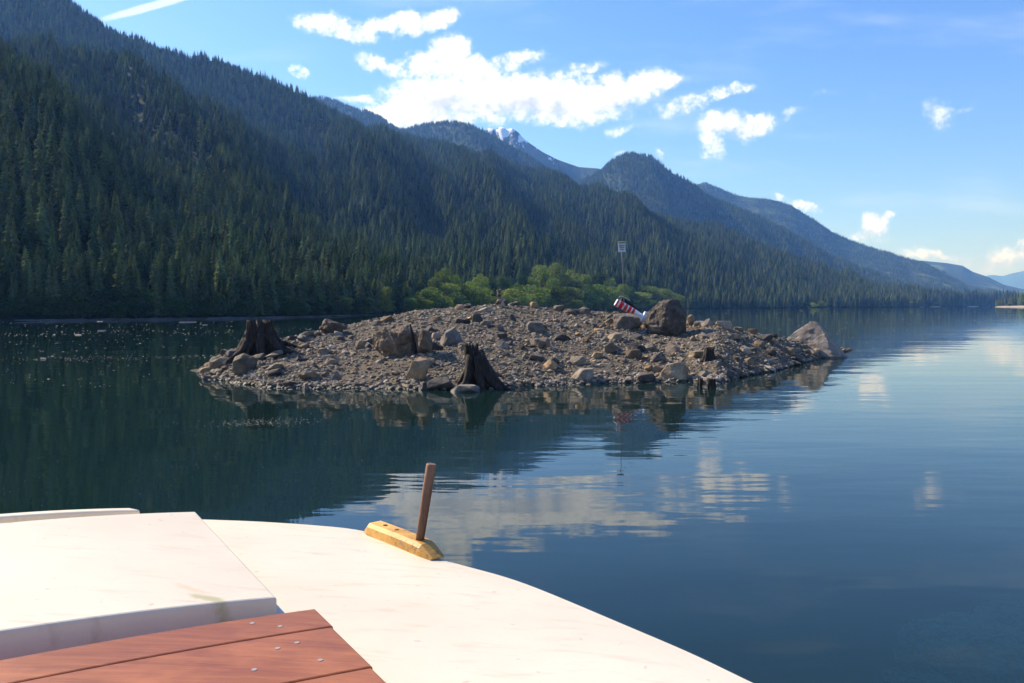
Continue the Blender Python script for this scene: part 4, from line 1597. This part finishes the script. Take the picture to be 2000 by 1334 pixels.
# ---- warning sign on its thin pole
sy = by - .2
sg = empty('warning_sign', px_at_depth(1219, 612, sy))
tag(sg, 'small white sign with a yellow heading on a tall thin pole', 'sign')
base = sg.location.copy()
pt = [px_at_depth(x, y, sy) - base for x, y in ((1219.6, 612), (1218.6, 585), (1216.2, 530), (1213.8, 480))]
pt[0].z -= .35
V_, Fc = tube(pt, [.0135] * 4, 8)
link('pole', npmesh('pole', V_, Fc), mat_plain('galvanised_pole', (.10, .11, .12), .6), sg, smooth=True)
pw, ph = 14.2 * sy / F, 20.8 * sy / F
panel = link('panel', box_mesh('panel', -pw / 2, pw / 2, -.006, .006, -ph / 2, ph / 2), mat_plain('white_sign_face', (.48, .50, .52), .5), sg)
panel.location = px_at_depth(1214.2, 482, sy) - base + Vector((0, -.034, 0))
panel.rotation_euler = (0, R(-3), R(8))
m_yel = mat_plain('yellow_sign_band', (.42, .30, .04), .6)
m_blk = mat_plain('black_lettering', (.015, .015, .02), .6)
band = link('heading_band', box_mesh('heading_band', -pw * .43, pw * .43, -.009, -.0062, ph * .29, ph * .44), m_yel, panel)


def txt(body, z, size, nm='lettering'):
    cu = bpy.data.curves.new(nm, 'FONT')
    cu.body = body
    cu.align_x = 'CENTER'
    cu.align_y = 'CENTER'
    cu.size = size
    cu.extrude = .0008
    cu.offset = size * .02
    cu.materials.append(m_blk)
    tmp = bpy.data.objects.new('t', cu)
    col.objects.link(tmp)
    bpy.context.view_layer.update()
    me = bpy.data.meshes.new_from_object(tmp.evaluated_get(bpy.context.evaluated_depsgraph_get()))
    bpy.data.objects.remove(tmp)
    me.name = nm
    o = bpy.data.objects.new(nm, me)
    col.objects.link(o)
    o.parent = panel
    o.location = (0, -.0112, z)
    o.rotation_euler = (PI / 2, 0, 0)
    return o


txt('CAUTION', ph * .365, .058)
txt('Shallow', ph * .10, .072)
txt('Water', -ph * .07, .072)
txt('Area', -ph * .24, .072)


# ------------------------------------------------------------------ flecks and driftwood on the water
def flecks():
    r_ = random.Random(5)
    V_, Fc = [], []

    def one(px, py, s, asp=1.0):
        p = px_on_z(px, py, .004)
        o_ = len(V_)
        n_ = 6
        ph_ = r_.random() * 6
        for k in range(n_):
            a = 2 * PI * k / n_
            rr = s * r_.uniform(.6, 1.2)
            V_.append((p.x + math.cos(a + ph_) * rr * asp, p.y + math.sin(a + ph_) * rr, .004))
        V_.append((p.x, p.y, .004 + s * .35))
        for k in range(n_):
            Fc.append((o_ + k, o_ + (k + 1) % n_, o_ + n_))
    for _ in range(420):
        py = 628 + 130 * r_.random() ** 1.3
        px = r_.uniform(-60, 480)
        d = 3423 / (py - 596.5)
        one(px, py, d * r_.uniform(.0002, .0007) * (1 if r_.random() < .95 else 1.8), r_.uniform(1, 2.4))
    for _ in range(200):     # drifting line
        px = r_.uniform(0, 700)
        one(px, 652 + 3 * math.sin(px * .02) - px * .012 + r_.gauss(0, 2.2), .035 * r_.uniform(.4, 1.2), 1.6)
    for _ in range(160):
        px = r_.uniform(0, 460)
        one(px, 702 - px * .015 + r_.gauss(0, 2.5), .014 * r_.uniform(.5, 1.5), 1.8)
    for _ in range(260):
        px = r_.gauss(520, 60)
        one(px, 824 - (px - 520) * .03 + r_.gauss(0, 4), .006 * r_.uniform(.4, 1.5), 2.0)
    for _ in range(260):
        py = 780 + 250 * r_.random() ** 1.6
        px = r_.uniform(0, 1900)
        d = 3423 / (py - 596.5)
        one(px, py, d * r_.uniform(.0002, .0006), 1.5)
    for _ in range(260):
        py = 606 + 90 * r_.random() ** 1.3
        px = r_.uniform(1320, 2000)
        d = 3423 / (py - 596.5)
        one(px, py, d * r_.uniform(.0002, .0007), 2.0)
    return V_, Fc


V_, Fc = flecks()
o = link('floating_debris', npmesh('floating_debris', V_, Fc), mat_plain('bleached_flecks', (.36, .34, .30), .9))
tag(o, 'tiny pale flecks of leaves and pollen floating on the lake', 'floating debris', kind='stuff')
m_drift = mat_plain('driftwood', (.30, .25, .20), .9, 4, .3, .4)
for (x0, y0, x1, y1, r_, lab) in [(350, 629.4, 384, 628.6, .055, 'long thin reddish driftwood log floating below the left shore'),
                                  (396, 634.5, 405, 634.3, .05, 'short bleached driftwood piece right of the long log'),
                                  (191, 646, 206, 645.6, .04, 'bleached driftwood piece floating alone at left'),
                                  (147, 653.5, 159, 653.8, .04, 'stout pale driftwood piece left of centre of the drift line'),
                                  (80, 700.5, 90, 700.8, .035, 'bright white piece of driftwood nearest the left edge')]:
    a, b = px_on_z(x0, y0, .02), px_on_z(x1, y1, .02)
    V_, Fc = tube([a, a.lerp(b, .5), b], [r_, r_ * 1.1, r_ * .6], 7, .3, int(x0))
    o = link('driftwood', npmesh('driftwood', V_, Fc), m_drift)
    tag(o, lab, 'driftwood', 'driftwood floating off the left shore')

# sunken rocks by the boat, lower right
for (px, py, zz, s, sd, lab) in [(1900, 1235, -.5, .55, 1, 'weedy sunken rock seen through the water at lower right'),
                                 (1990, 1180, -.6, .4, 2, 'smaller sunken rock at the right edge of the picture'),
                                 (1800, 1300, -.6, .3, 3, 'faint sunken rock nearest the boat')]:
    p = px_on_z(px, py, zz)
    me = rock_mesh(1500 + sd, sub=4, planes=20, rough=.25)
    o = link('sunken_rock', me, mat_plain('weedy_rock', (.42, .38, .22), .95, 5, .8, .8))
    o.location = p + Vector((0, 0, -.2))
    o.scale = (s, s * .8, s * .5)
    tag(o, lab, 'rock')

# ------------------------------------------------------------------ the boat we stand in
# boat axes: 'fo' runs to the bow, 'st' to starboard
B0 = px_on_z(540, 1168, 1.47)
fo = Vector((-.54, .842, 0)).normalized()
st = Vector((.842, .54, 0)).normalized()
CW = -.85                        # centreline offset from the hatch's starboard edge


def bw(a, w_, z):
    return Vector((B0.x, B0.y, 0)) + fo * a + st * w_ + Vector((0, 0, z))


edge = []
for px, py in [(1482, 1334), (1365, 1275), (1230, 1219), (1095, 1162), (1005, 1126), (915, 1102), (874, 1094), (800, 1060), (706, 1029.5), (600, 1020.5), (560, 1018), (480, 1013), (396, 1011)]:
    q = px_on_z(px, py, 1.35)
    d = q - Vector((B0.x, B0.y, 1.35))
    edge.append((d.dot(fo), d.dot(st) - CW))
edge = [(-4.2, 1.05), (-3.4, 1.55), (-2.4, 1.74), (-1.6, 1.78)] + edge + [(1.42, .72), (1.45, .42), (1.46, 0.0)]
EA = np.array([e[0] for e in edge])
EW = np.array([e[1] for e in edge])
# resample by arc length
ds = np.concatenate([[0], np.cumsum(np.hypot(np.diff(EA), np.diff(EW)))])
sN = np.linspace(0, ds[-1], 150)
ea, ew = np.interp(sN, ds, EA), np.interp(sN, ds, EW)
ker = np.array([1, 4, 6, 4, 1]) / 16.
for _ in range(3):
    ea[2:-2] = np.convolve(ea, ker, 'valid')
    ew[2:-2] = np.convolve(ew, ker, 'valid')


def deck_z(w_, wl):
    wl = max(wl, .02)
    return 1.35 + .085 * min(1, wl / 1.7) * (1 - min(1, abs(w_) / wl) ** 2.0)


def mat_deck(name, stain=False):
    m, T, b = mat_new(name)
    gp = T.new('ShaderNodeNewGeometry')
    v = gp.outputs['Position']
    n = T.noise(v, 1.6, 6, .6)
    n2_ = T.noise(T.mapping(v, rot=(0, 0, R(30)), scale=(1, 5, 1)), 5, 7, .65)
    n3_ = T.noise(v, 90, 3, .6)
    c = T.mix(T.mapr(n, .35, .7), (.67, .61, .49), (.60, .53, .42))
    c = T.mix(T.mapr(n2_, .54, .72, 0, .6), c, (.46, .37, .27))
    c = T.mix(T.mapr(T.noise(v, 28, 2, .5), .70, .76, 0, .55), c, (.42, .33, .25))
    c = T.mix(T.mapr(n3_, .3, .7, 0, .12), c, (.5, .45, .4))
    if stain:
        for (px, py, rx, ry, rz, cc, s_) in [(408, 1168, .06, .018, -.35, (.36, .34, .16), .8), (372, 1150, .075, .014, -.5, (.58, .42, .27), .6), (300, 1062, .25, .012, .1, (.70, .58, .47), .5)]:
            q = px_on_z(px, py, 1.49)
            mm = T.mapping(v, (q.x, q.y, 1.49), (0, 0, rz), (rx, ry, 1), 'TEXTURE')
            dd = T.vmath('LENGTH', T.vmath('ADD', mm, T.vmath('MULTIPLY', T.vmath('SUBTRACT', T.noise(v, 18, 5, .6, 'Color'), (.5, .5, .5)), (2.2, 2.2, 0))), out=1)
            c = T.mix(T.mapr(dd, 1.3, .3, 0, s_, 'SMOOTHSTEP'), c, cc)
    T.l.new(c, b.inputs['Base Color'])
    b.inputs['Roughness'].default_value = .42
    T.l.new(T.bump(T.noise(v, 260, 3, .6), .12, .002), b.inputs['Normal'])
    return m


M['deck'] = mat_deck('painted_deck')
M['cabin'] = mat_deck('painted_cabin_top', True)
boat = empty('boat', bw(-1.2, CW, 0))
tag(boat, 'cream painted boat deck with raised hatches and varnished planks in the foreground', 'boat')


def blink(name, V_, Fc, mat, parent=None, smooth=False):
    """mesh given in world coordinates, parented under the boat (or one of its parts)"""
    par = parent or boat
    off_ = boat.location
    me = npmesh(name, [(v[0] - off_[0], v[1] - off_[1], v[2] - off_[2]) for v in V_], Fc)
    o = link(name, me, mat, par, smooth)
    return o


# deck: stations run along the edge, rows across
rows = 25
V_ = []
for a, w_ in zip(ea, ew):
    for j in range(rows):
        k = 1 - 2 * j / (rows - 1)
        V_.append(bw(a, CW + w_ * k, deck_z(w_ * k, w_) - (.008 if abs(k) == 1 else 0)))
blink('deck', np.array([v[:] for v in V_]), grid_faces(len(ea), rows), M['deck'], smooth=True)
for sgn in (1, -1):
    V_ = []
    for a, w_ in zip(ea, ew):
        for (kk_, z) in ((1.0, None), (1.004, 1.325), (.985, 1.0), (.93, .55), (.82, .1), (.6, -.25), (.0, -.45)):
            V_.append(bw(a * (1 if z is None else 1), CW + sgn * w_ * kk_, (deck_z(w_, w_) - .009) if z is None else z))
    blink('hull', np.array([v[:] for v in V_]), grid_faces(len(ea), 7), M['deck'], smooth=True)


def camber_box(name, a0, a1, w0, w1, z0, crown, thick_to, mat, parent=None, na=14, nw=28, bev=.008, wc=None, top_slope=0.0):
    """raised, crosswise-arched lid: top grid + skirt down to the deck, softened edge"""
    wc = (w0 + w1) / 2 if wc is None else wc
    half = max(abs(w0 - wc), abs(w1 - wc))

    def zt(a, w_):
        return z0 + crown * (1 - ((w_ - wc) / half) ** 2) + top_slope * (a - a0)
    prof = []       # inset ring offsets: (inset, dz)
    rings = [(bev, 0.0), (bev * .3, -bev * .3), (0, -bev)]
    V_ = []
    al = np.linspace(a0 + bev, a1 - bev, na)
    wl = np.linspace(w0 + bev, w1 - bev, nw)
    for a in al:
        for w_ in wl:
            V_.append(bw(a, w_, zt(a, w_))[:])
    Fc = [tuple(q) for q in grid_faces(na, nw)]
    # boundary loop (ccw)
    loop = [(i, 0) for i in range(na)] + [(na - 1, j) for j in range(1, nw)] + [(i, nw - 1) for i in range(na - 2, -1, -1)] + [(0, j) for j in range(nw - 2, 0, -1)]
    prev = [i * nw + j for i, j in loop]
    for (ins, dz) in rings[1:] + [('skirt', 0)]:
        cur = []
        for (i, j) in loop:
            a, w_ = al[i], wl[j]
            g = bev if ins == 'skirt' else bev - ins
            if i == 0: a -= g
            if i == na - 1: a += g
            if j == 0: w_ -= g
            if j == nw - 1: w_ += g
            z = zt(al[i], wl[j]) + (dz if ins != 'skirt' else 0)
            if ins == 'skirt':
                z = thick_to
            cur.append(len(V_))
            V_.append(bw(a, w_, z)[:])
        n_ = len(loop)
        for k in range(n_):
            k2 = (k + 1) % n_
            Fc.append((prev[k], prev[k2], cur[k2], cur[k]))
        prev = cur
    return blink(name, np.array(V_), Fc, mat, parent)


HW = -1.70
camber_box('hatch', 0.0, .985, HW, 0.0, 1.472, .050, 1.33, M['cabin'], bev=.006)
camber_box('forward_hatch', 1.10, 1.34, -1.58, -.165, 1.476, .044, 1.33, M['cabin'], bev=.006, top_slope=-.19)


# varnished planks in front of the hatch
def mat_wood(name, c0, c1, ang, rough=.35, coat=.3, chips=False):
    m, T, b = mat_new(name)
    gp = T.new('ShaderNodeNewGeometry')
    v = T.mapping(gp.outputs['Position'], rot=(0, 0, ang), scale=(1.3, 24, 24))
    n = T.noise(v, 2.2, 8, .65, dist=.25)
    oi = T.new('ShaderNodeObjectInfo')
    n2_ = T.noise(gp.outputs['Position'], 3.5, 5, .6)
    n3_ = T.noise(T.mapping(gp.outputs['Position'], rot=(0, 0, ang), scale=(3, 60, 60)), 3.0, 4, .6)
    c = T.ramp(n, [(.28, c0), (.5, tuple((a + b_) / 2 for a, b_ in zip(c0, c1))), (.7, c1)])
    c = T.mix(T.mapr(n3_, .5, .7, 0, .35), c, tuple(x * .5 for x in c0))
    c = T.mix(T.math('MULTIPLY', oi.outputs['Random'], .35), c, tuple(x * .75 for x in c0))
    if chips:
        c = T.mix(T.mapr(T.noise(gp.outputs['Position'], 38, 6, .7), .54, .6, 0, .85), c, (.16, .13, .085))
    c = T.mix(T.mapr(n2_, .45, .7, 0, .45), c, tuple(min(1, x * 1.5 + .03) for x in c1))
    T.l.new(c, b.inputs['Base Color'])
    b.inputs['Roughness'].default_value = rough
    b.inputs['Coat Weight'].default_value = coat
    b.inputs['Coat Roughness'].default_value = .3
    b.inputs['Specular IOR Level'].default_value = .3
    T.l.new(T.bump(n3_, .25, .003), b.inputs['Normal'])
    return m


stang = math.atan2(st.y, st.x)
m_teak = mat_wood('varnished_teak', (.22, .058, .011), (.42, .145, .034), -stang)
PL = [(-.243, -.118, 11), (-.482, -.246, 12), (-.75, -.485, 13)]
m_screw = mat_plain('grey_screw_heads', (.30, .27, .26), .45)
for i, (a0, a1, sd) in enumerate(PL):
    pl_ = camber_box('plank', a0, a1, -1.6, .058 - .004 * i, 1.470, .032, 1.448, m_teak, bev=.004, wc=-.8, na=4, nw=24)
    for (w_, aa) in ((-.03, .3), (-.09, .7), (-.045, .75), (-.16, .35)) if i else ((-.05, .35), (-.10, .7)):
        a = a0 + (a1 - a0) * aa
        zt = 1.470 + .032 * (1 - ((w_ + .8) / .86) ** 2) + .0007
        c = bw(a, w_, zt)
        V_ = [(c.x + math.cos(k * PI / 5) * .0055, c.y + math.sin(k * PI / 5) * .0055, c.z) for k in range(10)] + \
             [(c.x + math.cos(k * PI / 5) * .0055, c.y + math.sin(k * PI / 5) * .0055, c.z - .004) for k in range(10)]
        Fc = [tuple(range(10))] + [(k, 10 + k, 10 + (k + 1) % 10, (k + 1) % 10) for k in range(10)]
        blink('screw', V_, Fc, m_screw, pl_)
camber_box('plank_support', -.75, -.16, -1.55, .02, 1.425, .03, 1.34, M['cabin'], bev=.004, wc=-.8, na=4, nw=20)

# cleat block with its wooden pin
m_ycl = mat_wood('worn_yellow_paint', (.42, .21, .04), (.66, .37, .09), 1.0, .55, .05, True)
q0, q1 = px_on_z(708, 1037, 1.36), px_on_z(838, 1091, 1.36)
axc = (q1 - q0).normalized()
sdv = Vector((-axc.y, axc.x, 0))
if sdv.y < 0:
    sdv = -sdv
Lc = (q1 - q0).length
wc_, hc_ = .070, .043
V_ = []
secs = [(0, .0), (.012, .4), (.075, 1.0), (.30, 1.03), (.5, 1.05), (.80, 1.0), (.86, .92), (1.0, .12)]
for (t, hh) in secs:
    for (s_, z) in ((0, 0), (.0, hh * .70), (.16, hh * 1.0), (.84, hh * 1.0), (1.0, hh * .7), (1.0, 0)):
        tap = 1 if .05 < t < .9 else .82
        pp = q0 + axc * (Lc * t) + sdv * (wc_ * (.5 + (s_ - .5) * tap))
        V_.append((pp.x, pp.y, 1.352 + hc_ * z))
Fc = [tuple(q) for q in grid_faces(len(secs), 6)]
n_ = len(secs)
Fc += [(k * 6 + 5, k * 6, (k + 1) * 6, (k + 1) * 6 + 5) for k in range(n_ - 1)]
Fc += [tuple(range(6))[::-1], tuple((n_ - 1) * 6 + k for k in range(6))]
cl = blink('cleat', V_, Fc, m_ycl)
for tb in (.24, .42):
    pp = q0 + axc * (Lc * tb) + sdv * wc_ * .5
    zt = 1.352 + hc_ * 1.04
    V_ = [(pp.x + math.cos(k * PI / 6) * .008, pp.y + math.sin(k * PI / 6) * .008, zt + dz) for dz in (.0015, -.01) for k in range(12)]
    blink('bolt', V_, [tuple(range(12))] + [(k, 12 + k, 12 + (k + 1) % 12, (k + 1) % 12) for k in range(12)], mat_plain('rusty_bolt', (.05, .035, .025), .7), cl)
bmx = cl.modifiers.new('soft', 'BEVEL')
bmx.width = .004
bmx.segments = 2
pb = q0 + axc * (Lc * .77) + sdv * wc_ * .5
dp = pb.y
a_, b_ = px_at_depth(818, 1056, dp), px_at_depth(842.5, 906, dp)
a_.z = min(a_.z, 1.352 + hc_) - .02
V_, Fc = tube([a_, a_.lerp(b_, .3), a_.lerp(b_, .7), b_ - (b_ - a_).normalized() * .004, b_], [.0145, .0155, .017, .0175, .0155], 20)
m_pin = mat_wood('weathered_pin_wood', (.08, .034, .018), (.24, .13, .08), 0, .6, 0)
mp = [n for n in m_pin.node_tree.nodes if n.type == 'MAPPING']
for n in mp:
    n.inputs[3].default_value = (40, 40, 2.5)
    n.inputs[2].default_value = (0, 0, 0)
pin = blink('pin', V_, Fc, m_pin, cl, smooth=False)
for f in pin.data.polygons:
    f.use_smooth = len(f.vertices) == 4

# ------------------------------------------------------------------ air
hz = link('haze', box_mesh('haze', -16000, 18500, -2500, 18500, -16, 720), None)
mh = bpy.data.materials.new('haze')
mh.use_nodes = True
TH = NT(mh.node_tree)
TH.n.clear()
ho = TH.new('ShaderNodeOutputMaterial')
pv = TH.new('ShaderNodeVolumePrincipled')
pv.inputs['Color'].default_value = (.15, .38, 1.0, 1)
pv.inputs['Density'].default_value = 1.5e-4
pv.inputs['Absorption Color'].default_value = (1, 1, 1, 1)
pv.inputs['Anisotropy'].default_value = 0.2
TH.l.new(pv.outputs[0], ho.inputs['Volume'])
hz.data.materials.append(mh)
tag(hz, 'blue summer haze over the lake and mountains', 'haze', kind='stuff')
